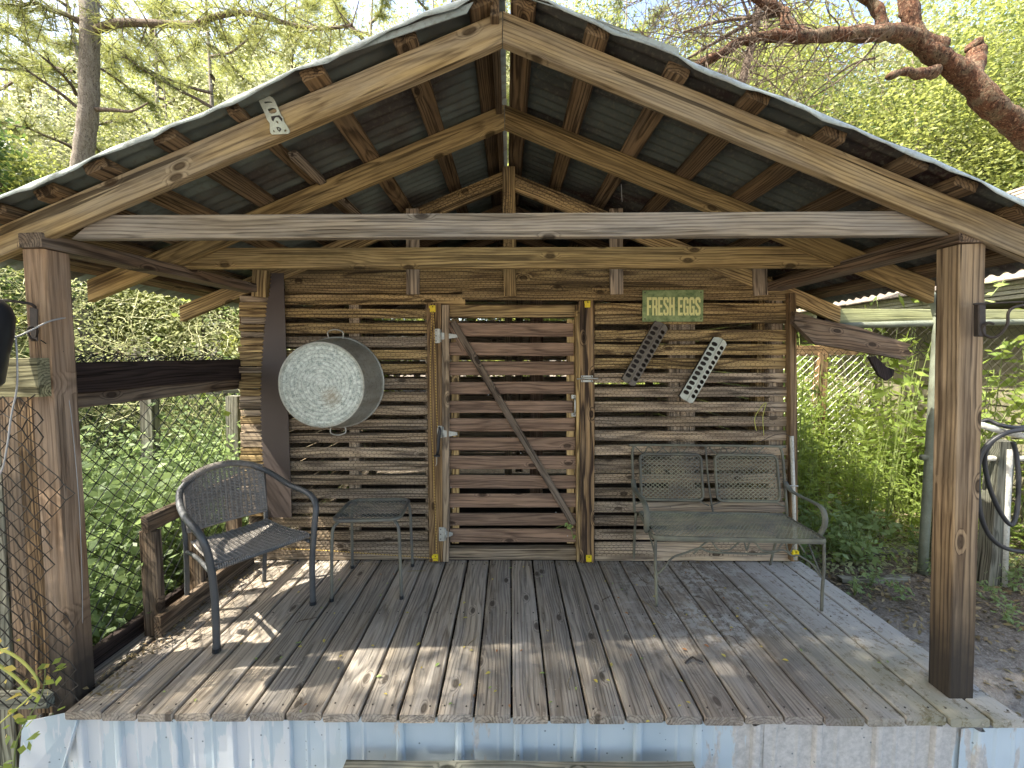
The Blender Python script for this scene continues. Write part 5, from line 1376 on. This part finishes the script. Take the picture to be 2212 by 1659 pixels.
def limb_set(rg, H, z0, z1, n, L, r0, up=.25, sub=4, droop=.0):
    "branches growing from a vertical stem; returns mesh data and the twig tips"
    mb = MB(); tips = []
    for i in range(n):
        z = z0 + (z1 - z0) * (i + rg.uniform(-.3, .3)) / n; a = rg.uniform(0, 6.28); l = L * rg.uniform(.6, 1.1) * (1 - .5 * (z - z0) / (z1 - z0 + .01))
        d = Vector((math.cos(a), math.sin(a), up + rg.normal(0, .15))); p = Vector((0, 0, z)); P = [p.copy()]
        for k in range(6):
            d += Vector(tuple(rg.normal(0, .16, 3))) + Vector((0, 0, -droop)); d.normalize(); p = p + d * l / 6; P.append(p.copy())
            if k >= 1:
                for q in range(sub - 2 if k < 3 else sub):
                    e = (d + Vector(tuple(rg.normal(0, .8, 3)))).normalized(); t = p + e * l * rg.uniform(.12, .28)
                    m_ = (p + t) / 2 + Vector(tuple(rg.normal(0, .02, 3)))
                    mb.tube([p, m_, t], [r0 * .25, r0 * .16, r0 * .08], 4, False); tips.append(t); tips.append(m_)
        tips.append(p); mb.tube(P, [r0 * (1 - .13 * k) for k in range(7)], 5, False)
    return mb, tips
for i in range(3):
    mb, tips = limb_set(rg, 9, 1.6, 8.5, 24, 2.4, .035, .15, 4, .02)
    me = bpy.data.meshes.new('branches'); me.from_pydata(mb.v, [], mb.f); me.materials.append(M['twig'])
    V = needles(rg, np.array([tuple(t) for t in tips]), 34, .17, .0034); LIB['pine%d' % i] = (me, mesh_np(V, quads(V), M['needle']))
    mb, tips = limb_set(rg, 5, .8, 4.2, 16, 1.5, .026, .5, 4)
    me = bpy.data.meshes.new('branches'); me.from_pydata(mb.v, [], mb.f); me.materials.append(M['twig'])
    tp = np.array([tuple(t) for t in tips]); P = np.repeat(tp, 26, axis=0) + rg.normal(0, .13, (len(tp) * 26, 3)); V = leafcloud(P, .038, rg, .5)
    LIB['under%d' % i] = (me, mesh_np(V, quads(V), M['leafy']))
    V = leafcloud(P, .036, rg, .5); LIB['underd%d' % i] = (me, mesh_np(V, quads(V), M['leafd']))
trunk_mesh = {}
for i in range(3):
    P = [(0, 0, -.5)]; 
    for k in range(1, 12): P.append((.10 * math.sin(k * .9 + i * 2) * k / 8, .10 * math.cos(k * .7 + i) * k / 8, k * .9 - .3))
    mb = MB(); mb.tube(smooth_path(P, 3), [max(.02, .13 * (1 - .026 * k)) for k in range(34)], 10, False)
    me = bpy.data.meshes.new('trunk'); me.from_pydata(mb.v, [], mb.f); me.polygons.foreach_set('use_smooth', [True] * len(me.polygons)); me.materials.append(M['pinebark']); trunk_mesh[i] = me
def tree(kind, x, y, sc=1.0, cz=0.0, rz=None, label='', group='', r=1.0, name=None):
    k = rg.integers(0, 3); z = gh(x, y) - .05 if y < 30 else -.1
    rz = rg.uniform(0, 6.28) if rz is None else rz
    base = Matrix.Translation((x, y, z)) @ Matrix.Rotation(rz, 4, 'Z')
    nm = name or {'pine': 'pine_tree', 'broad': 'broadleaf_tree', 'dark': 'broadleaf_tree', 'pale': 'broadleaf_tree', 'under': 'young_tree', 'underd': 'young_tree'}[kind]
    root = link(bpy.data.objects.new(nm, None), None, base); tag(root, label, 'tree', group)
    if kind == 'pine':
        share('trunk', trunk_mesh[int(k)], root, base @ Matrix.Diagonal((r, r, sc, 1)))
        a, b = LIB['pine%d' % k]; share('branches', a, root, base @ Matrix.Scale(sc, 4)); share('crown', b, root, base @ Matrix.Scale(sc, 4))
    elif kind in ('broad', 'dark', 'pale'):
        share('trunk', trunk_mesh[int(k)], root, base @ Matrix.Diagonal((r, r, sc * .75, 1)))
        me, c = LIB[kind + '%d' % k]; share('crown', me, root, base @ Matrix.Translation((0, 0, cz)) @ Matrix.Scale(sc, 4))
    else:
        share('trunk', trunk_mesh[int(k)], root, base @ Matrix.Diagonal((.35, .35, sc * .45, 1)))
        a, b = LIB[kind + '%d' % k]; share('branches', a, root, base @ Matrix.Scale(sc, 4)); share('crown', b, root, base @ Matrix.Scale(sc, 4))
    return root

# the pine whose trunk is seen on the left, with its long limb
pt = [at(170, 420, 6.0), at(176, 363, 6.0), at(184, 300, 6.0), at(192, 230, 6.0), at(193, 150, 6.0), at(194, 60, 6.0), at(192, -40, 6.1), at(196, -200, 6.3), at(200, -500, 6.6)]
root = empty('pine_tree', (pt[0].x - .1, pt[0].y, -.3), 'tall grey barked pine on the left whose long limb reaches over the roof', 'tree')
P = [Vector((pt[0].x - .15, pt[0].y, -.4)), Vector((pt[0].x - .08, pt[0].y, 1.5))] + pt
Ps = smooth_path(P, 5); nP = len(Ps)
mb = MB(); mb.tube(Ps, [.125 - .03 * i / nP + .004 * math.sin(i * 1.7) for i in range(nP)], 14, False); mb.build('trunk', M['pinebark'], root, Matrix.Translation(P[0]), world=True, smooth=True)
def branch(root, pts, r0, r1, mat, name='branch', n=5, k=8, par=None):
    P = smooth_path(pts, n); m = len(P); mb = MB(); mb.tube(P, [r0 + (r1 - r0) * i / m for i in range(m)], k, False); return mb.build(name, mat, root, Matrix.Translation(P[0]), world=True, smooth=True), P
_, b1p = branch(root, [at(205, 66, 6.0), at(250, 50, 5.9), at(320, 50, 5.8), at(415, 53, 5.7), at(470, 35, 5.6), at(530, 28, 5.5), at(600, 45, 5.4), at(680, 62, 5.2), at(760, 55, 5.0)], .055, .015, M['twig'])
_, b2p = branch(root, [at(185, 60, 6.0), at(150, 35, 5.9), at(110, 22, 5.8), at(75, 6, 5.7), at(45, 14, 5.6)], .035, .012, M['twig'])
_, b3p = branch(root, [at(205, 236, 6.0), at(250, 238, 5.9), at(285, 240, 5.8), at(320, 222, 5.7)], .03, .006, M['twig'])
tips = []
mb = MB()
for Pp in (b1p, b2p):
    for i in range(4, len(Pp), 1):
        for q in range(3):
            e = Vector(tuple(rg.normal(0, 1, 3))) + Vector((0, 0, -.2)); e.normalize(); t = Pp[i] + e * rg.uniform(.2, .7); m_ = (Pp[i] + t) / 2
            mb.tube([Pp[i], m_, t], [.008, .005, .003], 4, False); tips += [t, m_, (m_ + t) / 2]
mb.build('twigs', M['twig'], root, WM[root.name], world=True)
V = needles(rg, np.array([tuple(t - WM[root.name].translation) for t in tips]), 16, .17, .0028); share('crown', mesh_np(V, quads(V), M['needle']), root)

# leafy trees and pines behind, left and centre
G1 = 'pines in the woods behind the coop'; G2 = 'bright leafy trees behind the coop'; G3 = 'dark leafy trees far back in the woods'
PL = 'slender pine with open needled crown in the woods behind the coop'
for (x, y, s_) in [(-8.2, 8.5, 1.0), (-6.3, 9.5, 1.05), (-3.4, 11.0, 1.2), (-9.5, 12, 1.3), (-1.2, 9.5, 1.1), (1.0, 12.0, 1.3), (-6.8, 14, 1.5), (-12, 10, 1.2), (-2.5, 15, 1.5), (3.5, 14, 1.4), (-9, 6.2, .9), (-14, 13, 1.4), (6.5, 13, 1.3), (-.2, 17, 1.7), (9, 16, 1.5)]:
    tree('pine', x, y, s_, label=PL, group=G1, r=.8)
BL = 'bright yellow-green leafy tree in the sunlit woods behind the coop'
for (x, y, s_, cz) in [(-6.9, 7.4, .62, 3.6), (-3.6, 7.0, .60, 3.4), (-8.5, 11, 1.2, 4.5), (-4.5, 13, 1.3, 5), (3.2, 8.4, 1.0, 4.4), (5.6, 8.5, 1.05, 4.6), (8.2, 9.5, 1.2, 4.6), (4.4, 11.5, 1.35, 5.4), (7.5, 12.5, 1.5, 6), (11.5, 11, 1.4, 5), (1.2, 10.5, 1.1, 4.6), (-12.5, 9, 1.2, 4.2), (10.5, 7.2, 1.1, 4.0), (8.6, 6.4, .9, 5.2), (6.0, 10.2, 1.3, 6.6), (9.4, 8.6, 1.2, 6.6), (3.6, 10.0, 1.2, 6.8), (-1.0, 12.5, 1.3, 5), (6.9, 7.6, .95, 5.0)]:
    tree('broad', x, y, s_, cz, label=BL, group=G2, r=.6)
for (x, y, s_, cz) in [(-8.8, 5.8, .75, 2.4), (-11, 7.5, 1.0, 2.6), (-6.0, 16, 1.6, 5), (2, 18, 1.8, 6), (9.5, 17, 1.8, 6.5), (-13, 17, 1.8, 6), (-10, 19, 1.9, 6), (14, 14, 1.7, 5.5), (-17, 12, 1.6, 4.5), (5, 20, 2.0, 7), (-2, 21, 2, 7), (13, 20, 2, 7), (-17, 20, 2, 7), (18, 16, 2, 6)]:
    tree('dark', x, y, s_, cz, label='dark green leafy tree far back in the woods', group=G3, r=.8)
for (x, y, s_, cz) in [(-10.5, 10.5, 1.2, 5.0), (-7.6, 12.2, 1.3, 6.0), (-5.2, 11, 1.1, 6.2), (-3.0, 9.2, .85, 5.2), (-1.6, 11.2, 1.1, 6.6), (-13.5, 14, 1.6, 6), (-9.5, 15.5, 1.6, 7), (-6, 18, 1.8, 8), (-12, 11.5, 1.3, 4), (.6, 14, 1.4, 8), (6.8, 9.4, 1.1, 5.8), (8.6, 7.9, .95, 4.8), (10.6, 9.8, 1.2, 6.4), (5.0, 9.2, .9, 5.0), (12.5, 12.5, 1.5, 7)]:
    tree('pale', x, y, s_, cz, label='pale grey-green leafy tree with small leaves in the woods behind the coop', group='pale leafy trees in the woods', r=.6)
for (x, y, s_, cz, kd) in [(-15, 19, 2.2, 9, 'pale'), (-11, 22, 2.4, 12, 'broad'), (-6.5, 21, 2.2, 12, 'pale'), (-2, 23, 2.4, 14, 'broad'), (-8.5, 18, 1.7, 10, 'broad'), (-17, 24, 2.6, 14, 'pale'), (-4, 18.5, 1.6, 10.5, 'pale'), (1.5, 20, 2.0, 13, 'pale'), (-13, 16.5, 1.5, 9.5, 'broad'), (-20, 18, 2.2, 8, 'broad'), (6, 17, 1.8, 9, 'pale'), (5.4, 8.2, .75, 4.3, 'dark'), (8.4, 9.0, .9, 5.2, 'dark'), (3.8, 10.2, .9, 5.6, 'dark')]:
    tree(kd, x, y, s_, cz, label='tall leafy tree far back filling the sky between nearer crowns', group='tall far trees', r=1.2)
G4 = 'young understorey trees around the coop'
for (x, y, s_, kd) in [(-6.5, 4.4, .8, 'under'), (-7.7, 7.2, 1.1, 'under'), (-5.2, 7.4, .9, 'under'), (-3.0, 6.6, .8, 'underd'), (-10, 8.6, 1.2, 'under'), (-2.2, 8.4, 1.0, 'under'), (2.8, 7.2, .9, 'under'), (-8.3, 4.6, .9, 'underd'), (-6.9, 6, 1.0, 'underd'), (7.4, 10.2, 1.3, 'under'), (-11.5, 5.8, 1.1, 'under'), (0.3, 7.8, 1.0, 'under')]:
    tree(kd, x, y, s_, label={'under': 'young light green tree among the taller trunks', 'underd': 'young dark green tree among the taller trunks'}[kd], group={'under': G4, 'underd': 'young dark trees around the coop'}[kd])
# unseen trees left of and behind the viewer, added to dapple and shade the porch
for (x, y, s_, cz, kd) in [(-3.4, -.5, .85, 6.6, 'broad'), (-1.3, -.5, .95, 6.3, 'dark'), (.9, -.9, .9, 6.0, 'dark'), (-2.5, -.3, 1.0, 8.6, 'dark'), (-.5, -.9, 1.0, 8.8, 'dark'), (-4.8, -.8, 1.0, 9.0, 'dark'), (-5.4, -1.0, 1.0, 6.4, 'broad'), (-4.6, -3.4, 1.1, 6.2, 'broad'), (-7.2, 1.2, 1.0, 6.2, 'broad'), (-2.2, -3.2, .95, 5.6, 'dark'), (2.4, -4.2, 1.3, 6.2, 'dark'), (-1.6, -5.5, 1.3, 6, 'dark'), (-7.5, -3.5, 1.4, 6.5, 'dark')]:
    tree(kd, x, y, s_, cz, label='unseen leafy tree added behind the viewer to shade the porch', group='added shade trees behind the viewer', r=.8)

# the big red-barked limb at upper right
YL = 3.9
root = empty('red_bark_tree', (5.9, 4.3, -.2), 'leaning tree with peeling red bark whose thick limb crosses the upper right', 'tree')
main = [Vector((5.7, 4.4, -.3)), Vector((5.6, 4.3, .9)), at(2330, 440, 4.0), at(2212, 285, 3.95), at(2150, 235, YL), at(2085, 165, YL), at(2030, 125, YL), at(1985, 90, YL), at(1968, 40, YL), at(1955, -30, YL), at(1945, -160, YL)]
P = smooth_path(main, 7); m = len(P)
def rad(i):
    f = i / m; return (.105 - .01 * f * 4 if f < .25 else (.098 - .045 * (f - .25) / .75)) + .005 * math.sin(i * .9) + .004 * math.sin(i * 2.3)
V, Fc = tube(P, [rad(i) for i in range(m)], 18, False)
V = [v + (mnoise.noise_vector(v * 6) * .010 + mnoise.noise_vector(v * 26) * .007) for v in map(Vector, V)]
mk('trunk', V, Fc, M['redbark'], root, Matrix.Translation(P[0]), smooth=True, world=True)
br = [([at(2035, 110, YL), at(1975, 82, YL), at(1930, 70, YL - .05), at(1890, 72, YL - .1), at(1810, 74, YL - .1), at(1730, 80, YL - .15), at(1660, 78, YL - .15), at(1600, 90, YL - .2), at(1550, 120, YL - .3), at(1480, 150, YL - .3)], .078, .024),
      ([at(1735, 78, YL - .1), at(1700, 50, YL - .05), at(1690, 25, YL), at(1640, 0, YL), at(1560, -60, YL)], .055, .03),
      ([at(2090, 175, YL), at(2105, 140, YL + .1), at(2108, 110, YL + .15), at(2098, 95, YL + .15)], .085, .055),
      ([at(2020, 155, YL), at(1985, 158, YL - .05), at(1950, 155, YL - .08), at(1915, 168, YL - .1)], .05, .022),
      ([at(1905, 62, YL), at(1895, 20, YL), at(1860, -10, YL), at(1800, -30, YL)], .05, .03)]
allP = []
for pts, r0, r1 in br:
    Pq = smooth_path(pts, 6); mq = len(Pq); V, Fc = tube(Pq, [r0 + (r1 - r0) * i / mq + .006 * math.sin(i * 1.3) for i in range(mq)], 12, True)
    V = [v + (mnoise.noise_vector(v * 8) * .012 + mnoise.noise_vector(v * 25) * .005) for v in map(Vector, V)]
    mk('branch', V, Fc, M['redbark'], root, Matrix.Translation(Pq[0]), smooth=True, world=True); allP.append(Pq)
# thin bare twigs
def twigs(root, starts, seed, r0=.007, depth=3, L=.5, down=-.25, name='twigs'):
    rr_ = random.Random(seed); mb = MB()
    def grow(p, d, L, r, dep):
        P = [p.copy()]
        for k in range(5):
            d = (d + Vector((rr_.gauss(0, .22), rr_.gauss(0, .22), rr_.gauss(0, .22))) + Vector((0, 0, down * .15))).normalized()
            p = p + d * L / 5; P.append(p.copy())
            if dep > 0 and k > 0 and rr_.random() < .75:
                e = (d + Vector((rr_.gauss(0, .8), rr_.gauss(0, .6), rr_.gauss(0, .8)))).normalized(); grow(p.copy(), e, L * .62, r * .6, dep - 1)
        mb.tube(P, [r * (1 - .13 * k) for k in range(6)], 4, False)
    for (p, d) in starts: grow(Vector(p), Vector(d).normalized(), L, r0, depth)
    return mb.build(name, M['twig'], root, WM[root.name], world=True)
st_ = []
for Pq in allP[:2]:
    for i in range(len(Pq) // 3, len(Pq), 2):
        for q in range(2): st_.append((Pq[i], (random.uniform(-1.2, -.1), random.uniform(-.5, .5), random.uniform(-.9, .5))))
twigs(root, st_, 4, .0065, 3, .75, -.3)
for pts in ([at(1905, 70, YL), at(1880, 110, YL - .1), at(1830, 160, YL - .1), at(1780, 195, YL - .1), at(1745, 215, YL)], [at(1890, 125, YL), at(1850, 135, YL), at(1810, 160, YL), at(1760, 200, YL), at(1730, 235, YL)],
            [at(1475, 70, 4.2), at(1560, 45, 4.1), at(1640, 38, 4), at(1700, 28, YL)], [at(1480, 130, 4.2), at(1530, 100, 4.1), at(1600, 60, 4), at(1690, 10, YL)]):
    branch(root, pts, .010, .022 if pts[0].x < pts[-1].x else .004, M['twig'], 'twig', 5, 6)
for pts in ([at(2150, 250, YL), at(2100, 225, YL - .1)],): pass
# twiggy bare branches crossing the top centre-right
tr2 = empty('bare_branch_tree', (2.4, 6.2, -.2), 'leafless twiggy tree standing behind the roof right of the ridge', 'tree')
branch(tr2, [Vector((2.4, 6.2, -.3)), Vector((2.5, 6.2, 2.0)), at(1620, 110, 6.0), at(1640, 0, 6.0), at(1660, -120, 6.0)], .07, .03, M['twig'], 'trunk')
twigs(tr2, [(at(1620, y, 6.0), (random.uniform(-1, 1), random.uniform(-.4, .2), random.uniform(-.2, .7))) for y in range(-60, 160, 12)], 9, .011, 3, 1.3, 0)

# --- undergrowth: individual plants sharing a few meshes
def stem_plant(rgk, h, nl, size, mat, asp, spread=.05, stems=3, lean=.15):
    mb = MB(); C = []
    for s_ in range(stems):
        a = rgk.uniform(0, 6.28); d = Vector((math.cos(a) * lean * rgk.uniform(.2, 1.2), math.sin(a) * lean * rgk.uniform(.2, 1.2), 1)); hh = h * rgk.uniform(.7, 1.1)
        P = [Vector((0, 0, -.02)), d * hh * .35, d * hh * .7 + Vector((0, 0, -.0)), d * hh + Vector((d.x, d.y, 0)) * hh * .15]
        P = smooth_path(P, 4); mb.tube(P, [.004 * (1 - .05 * i) for i in range(len(P))], 4, False)
        for k in range(nl):
            f = .15 + .85 * (k / nl); p = P[min(int(f * (len(P) - 1)), len(P) - 1)]
            C.append(tuple(p + Vector(tuple(rgk.normal(0, spread, 3)))))
    V = leafcloud(np.array(C), size, rgk, asp, -.25)
    me = bpy.data.meshes.new('stem'); me.from_pydata(mb.v, [], mb.f); me.materials.append(M['stem'])
    return me, mesh_np(V, quads(V), mat)
weedm = [stem_plant(rg, h, 34, .036, M['weed'], .26, .07, 4) for h in (.75, 1.0, 1.25, .9)]
fernm = [stem_plant(rg, h, 62, .031, M['fern'], .48, .11, 6, .4) for h in (.6, .8, 1.0, .7)]
lowm = [stem_plant(rg, .22, 16, .026, M['fern'], .5, .05, 4, .5) for _ in range(3)]
def plant(kind, lib, x, y, s_, label, group, cat='plant', z=None):
    a, b = lib[int(rg.integers(0, len(lib)))]; z = gh(x, y) if z is None else z
    base = Matrix.Translation((x, y, z)) @ Matrix.Rotation(rg.uniform(0, 6.28), 4, 'Z')
    root = link(bpy.data.objects.new(kind, None), None, base); tag(root, label, cat, group)
    share('stem', a, root, base @ Matrix.Scale(s_, 4)); share('foliage', b, root, base @ Matrix.Scale(s_, 4))
for i in range(165):     # sunlit weeds in the pen on the right
    x = rg.uniform(2.2, 4.2); y = rg.uniform(3.3, 7.4)
    if y < 4.0 and x < 3.2 and rg.random() < .75: y += 1.2
    plant('weed', weedm, x, y, rg.uniform(.6, .95) + .16 * max(0, y - 3.6), 'tall thin stemmed weed in the sunlit pen right of the coop', 'weeds in the pen')
for i in range(34):
    plant('weed', weedm, rg.uniform(3.55, 4.25), rg.uniform(3.0, 7.6), rg.uniform(1.3, 1.9), 'tall thin stemmed weed in the sunlit pen right of the coop', 'weeds in the pen')
for i in range(26):
    x = rg.uniform(2.1, 3.6); y = rg.uniform(3.0, 4.2)
    plant('small_weed', lowm, x, y, rg.uniform(.7, 1.4), 'low green seedling in the dirt right of the coop', 'seedlings in the dirt')
for (px, py) in ((1845, 1290), (1950, 1300), (2150, 1300), (2190, 1280), (2200, 1260), (2005, 1245), (2180, 1350), (1880, 1270)):
    p = fl(px, py, -.13); plant('small_weed', lowm, p.x, p.y, .6, 'low green seedling in the dirt right of the coop', 'seedlings in the dirt')
for i in range(150):    # leafy bank behind the side fence on the left
    x = -2.15 - abs(rg.normal(0, 1.5)); y = rg.uniform(1.95, 5.2)
    if x < -6: continue
    plant('leafy_shrub', fernm, x, y, rg.uniform(.65, 1.2), 'bright green leafy shrub growing beyond the side fence', 'shrubs beyond the side fence', 'shrub')
for i in range(60):     # weeds farther back, both sides
    x = rg.uniform(-9, -2.5); y = rg.uniform(4.5, 8)
    plant('leafy_shrub', fernm, x, y, rg.uniform(1.0, 1.7), 'bright green leafy shrub growing beyond the side fence', 'shrubs beyond the side fence', 'shrub')
for i in range(60):
    x = rg.uniform(2.2, 4.25); y = rg.uniform(3.6, 9)
    plant('weed', weedm, x, y, rg.uniform(.9, 1.4), 'tall thin stemmed weed in the sunlit pen right of the coop', 'weeds in the pen')
# tangle of vines hanging over the fence line on the left
vt = empty('vine_thicket', (-4.6, 5.2, -.3), 'pale tangled vine thicket seen between the left post and the wall', 'thicket')
P, c = crown_points(rg, 420, 46, (2.6, .7, 1.6), .16, .9); P[:, 2] += 1.75
V = leafcloud(P, .019, rg, .5); share('foliage', mesh_np(V, quads(V), M['vine']), vt)
mb = MB(); rr_ = random.Random(3)
for i in range(900):
    p = Vector((rr_.uniform(-2.7, 2.7), rr_.uniform(-.9, .2), rr_.uniform(.3, 3.1))); d = Vector((rr_.gauss(0, 1), rr_.gauss(0, .3), rr_.gauss(0, .8))).normalized(); Pq = [p]
    for k in range(6): d = (d + Vector((rr_.gauss(0, .4), rr_.gauss(0, .25), rr_.gauss(0, .4)))).normalized(); p = p + d * .12; Pq.append(p)
    mb.tube(Pq, .0028, 3, False)
mb.build('stems', M['vinestem'], vt, WM[vt.name])['kind'] = 'stuff'
vt2 = bpy.data.objects.new('vine_thicket', None); link(vt2, None, Matrix.Translation((-8.6, 4.6, -.3)) @ Matrix.Rotation(.5, 4, 'Z')); tag(vt2, 'tangled thicket at the far left beyond the black canister', 'thicket')
for ch in list(vt.children): share(ch.name.split('.')[0], ch.data, vt2, WM[vt2.name])
# old rail fence beyond the shrubs on the left
of = empty('old_rail_fence', (-3.6, 4.3, -.2), 'old grey wooden fence with leaning posts deep in the shrubs on the left', 'fence')
a = at(195, 856, 4.2); b = at(560, 836, 4.6)
board('rail', a + Vector((-2, -.6, 0)), b, .11, .05, (0, -1, 0), M['oldpost'], of, ns=5, jit=.006)
for px in (316, 500): 
    p = at(px, 855, 4.25); board('fence_post', (p.x, p.y, -.3), (p.x + .03, p.y, p.z + (-.02 if px < 400 else 0)), .12, .10, (0, -1, 0), M['oldpost'], of)
# broad-leaved vine strands near the wall corner, bottom-left yellow plant, seedling at the door
def leafy_vine(name, pts, n, size, mat, stem, label, r=.003, asp=.6, spread=.03):
    Pq = smooth_path(pts, 8); root = empty(name, Pq[0], label, 'plant')
    mb = MB(); mb.tube(Pq, [r * (1 - .6 * i / len(Pq)) for i in range(len(Pq))], 6); mb.build('stem', stem, root, Matrix.Translation(Pq[0]), world=True, smooth=True)
    C = [Pq[int(rg.integers(0, len(Pq)))] + Vector(tuple(rg.normal(0, spread, 3))) - Pq[0] for _ in range(n)]
    V = leafcloud(np.array([tuple(c) for c in C]), size, rg, asp, -.3); share('leaves', mesh_np(V, quads(V), mat), root)
leafy_vine('climbing_vine', [at(400, 1010, 3.4), at(470, 900, 3.3), at(480, 760, 3.3), at(440, 690, 3.3), at(430, 640, 3.3)], 40, .035, M['weed'], M['stem'], 'vine with pale green leaves climbing beside the wall corner', spread=.10)
leafy_vine('yellow_plant', [at(-20, 1400, 1.50), at(20, 1410, 1.50), at(60, 1440, 1.50), at(84, 1480, 1.50), at(60, 1510, 1.5), at(-10, 1570, 1.5)], 26, .016, M['yleaf'], M['ystem'], 'yellow-green sprawling stems of a plant in the lower left corner', r=.006, spread=.03)
wire('plant_stem', [at(-20, 1425, 1.49), at(30, 1460, 1.49), at(64, 1492, 1.49), at(84, 1505, 1.49)], .005, M['ystem'], 'second thick yellow-green stem in the lower left corner', 'stem')
leafy_vine('corner_plant', [at(30, 1660, 1.45), at(40, 1590, 1.45), at(90, 1500, 1.5), at(98, 1440, 1.55)], 34, .018, M['weed'], M['stem'], 'small green plant climbing the chain link by the lower left corner', spread=.03)
leafy_vine('seedling', [wp(1238, 1160, -.0), wp(1232, 1140, -.03), wp(1220, 1134, -.04), wp(1196, 1143, -.05)], 9, .020, M['gleaf'], M['stem'], 'pale green seedling poking through the lowest door slats', spread=.012)
leafy_vine('sprig', [at(2140, 640, 3.0), at(2165, 610, 3.0), at(2170, 600, 3.0)], 8, .05, M['gleaf'], M['stem'], 'leaf sprig standing against the pale roof right of the right post', spread=.03, asp=.25)
leafy_vine('hedge_vine', [at(2130, 960, 3.2), at(2180, 880, 3.2), at(2200, 800, 3.2), at(2212, 740, 3.2)], 70, .045, M['weed'], M['stem'], 'broad leaved vine climbing the chain link at the right edge', spread=.12)
# ground litter
def rpos(rg_):
    x = rg_.uniform(1.95, 6.0); y = rg_.uniform(1.5, 6.5); return (x, y, gh(x, y) + .006)
scatter_leaves(9500, rpos, .020, M['litter'], 'leaf_litter', 'dry leaf litter on the ground right of the coop', .4, .35, 21)
def rpos2(rg_):
    x = rg_.uniform(2.1, 4.3); y = rg_.uniform(3.0, 8); return (x, y, gh(x, y) + .03 + abs(rg_.normal(0, .05)))
def rpos4(rg_):
    x = rg_.uniform(2.2, 4.2); y = rg_.uniform(3.6, 7.5); return (x, y, gh(x, y) + .01 + abs(rg_.normal(0, .01)))
scatter_leaves(7000, rpos4, .026, M['palelitter'], 'leaf_litter', 'pale leaf litter between the weeds in the pen', .45, .3, 25)  # second litter layer in a paler colour
def rpos5(rg_):
    x = rg_.uniform(2.0, 3.9); y = rg_.uniform(2.9, 4.6); return (x, y, gh(x, y) + .01 + abs(rg_.normal(0, .03)))
scatter_leaves(4500, rpos5, .020, M['vine'], 'ground_cover', 'mossy low ground cover beside the right corner of the coop', .45, .35, 27)
scatter_leaves(9000, rpos2, .020, M['weed'], 'ground_cover', 'low green ground cover in the pen', .4, .5, 22)
def rpos3(rg_):
    x = rg_.uniform(-9, -1.95); y = rg_.uniform(1.2, 8); return (x, y, gh(x, y) + .03 + abs(rg_.normal(0, .08)))
scatter_leaves(20000, rpos3, .028, M['fern'], 'ground_cover', 'low green ground cover beyond the side fence', .45, .5, 23)
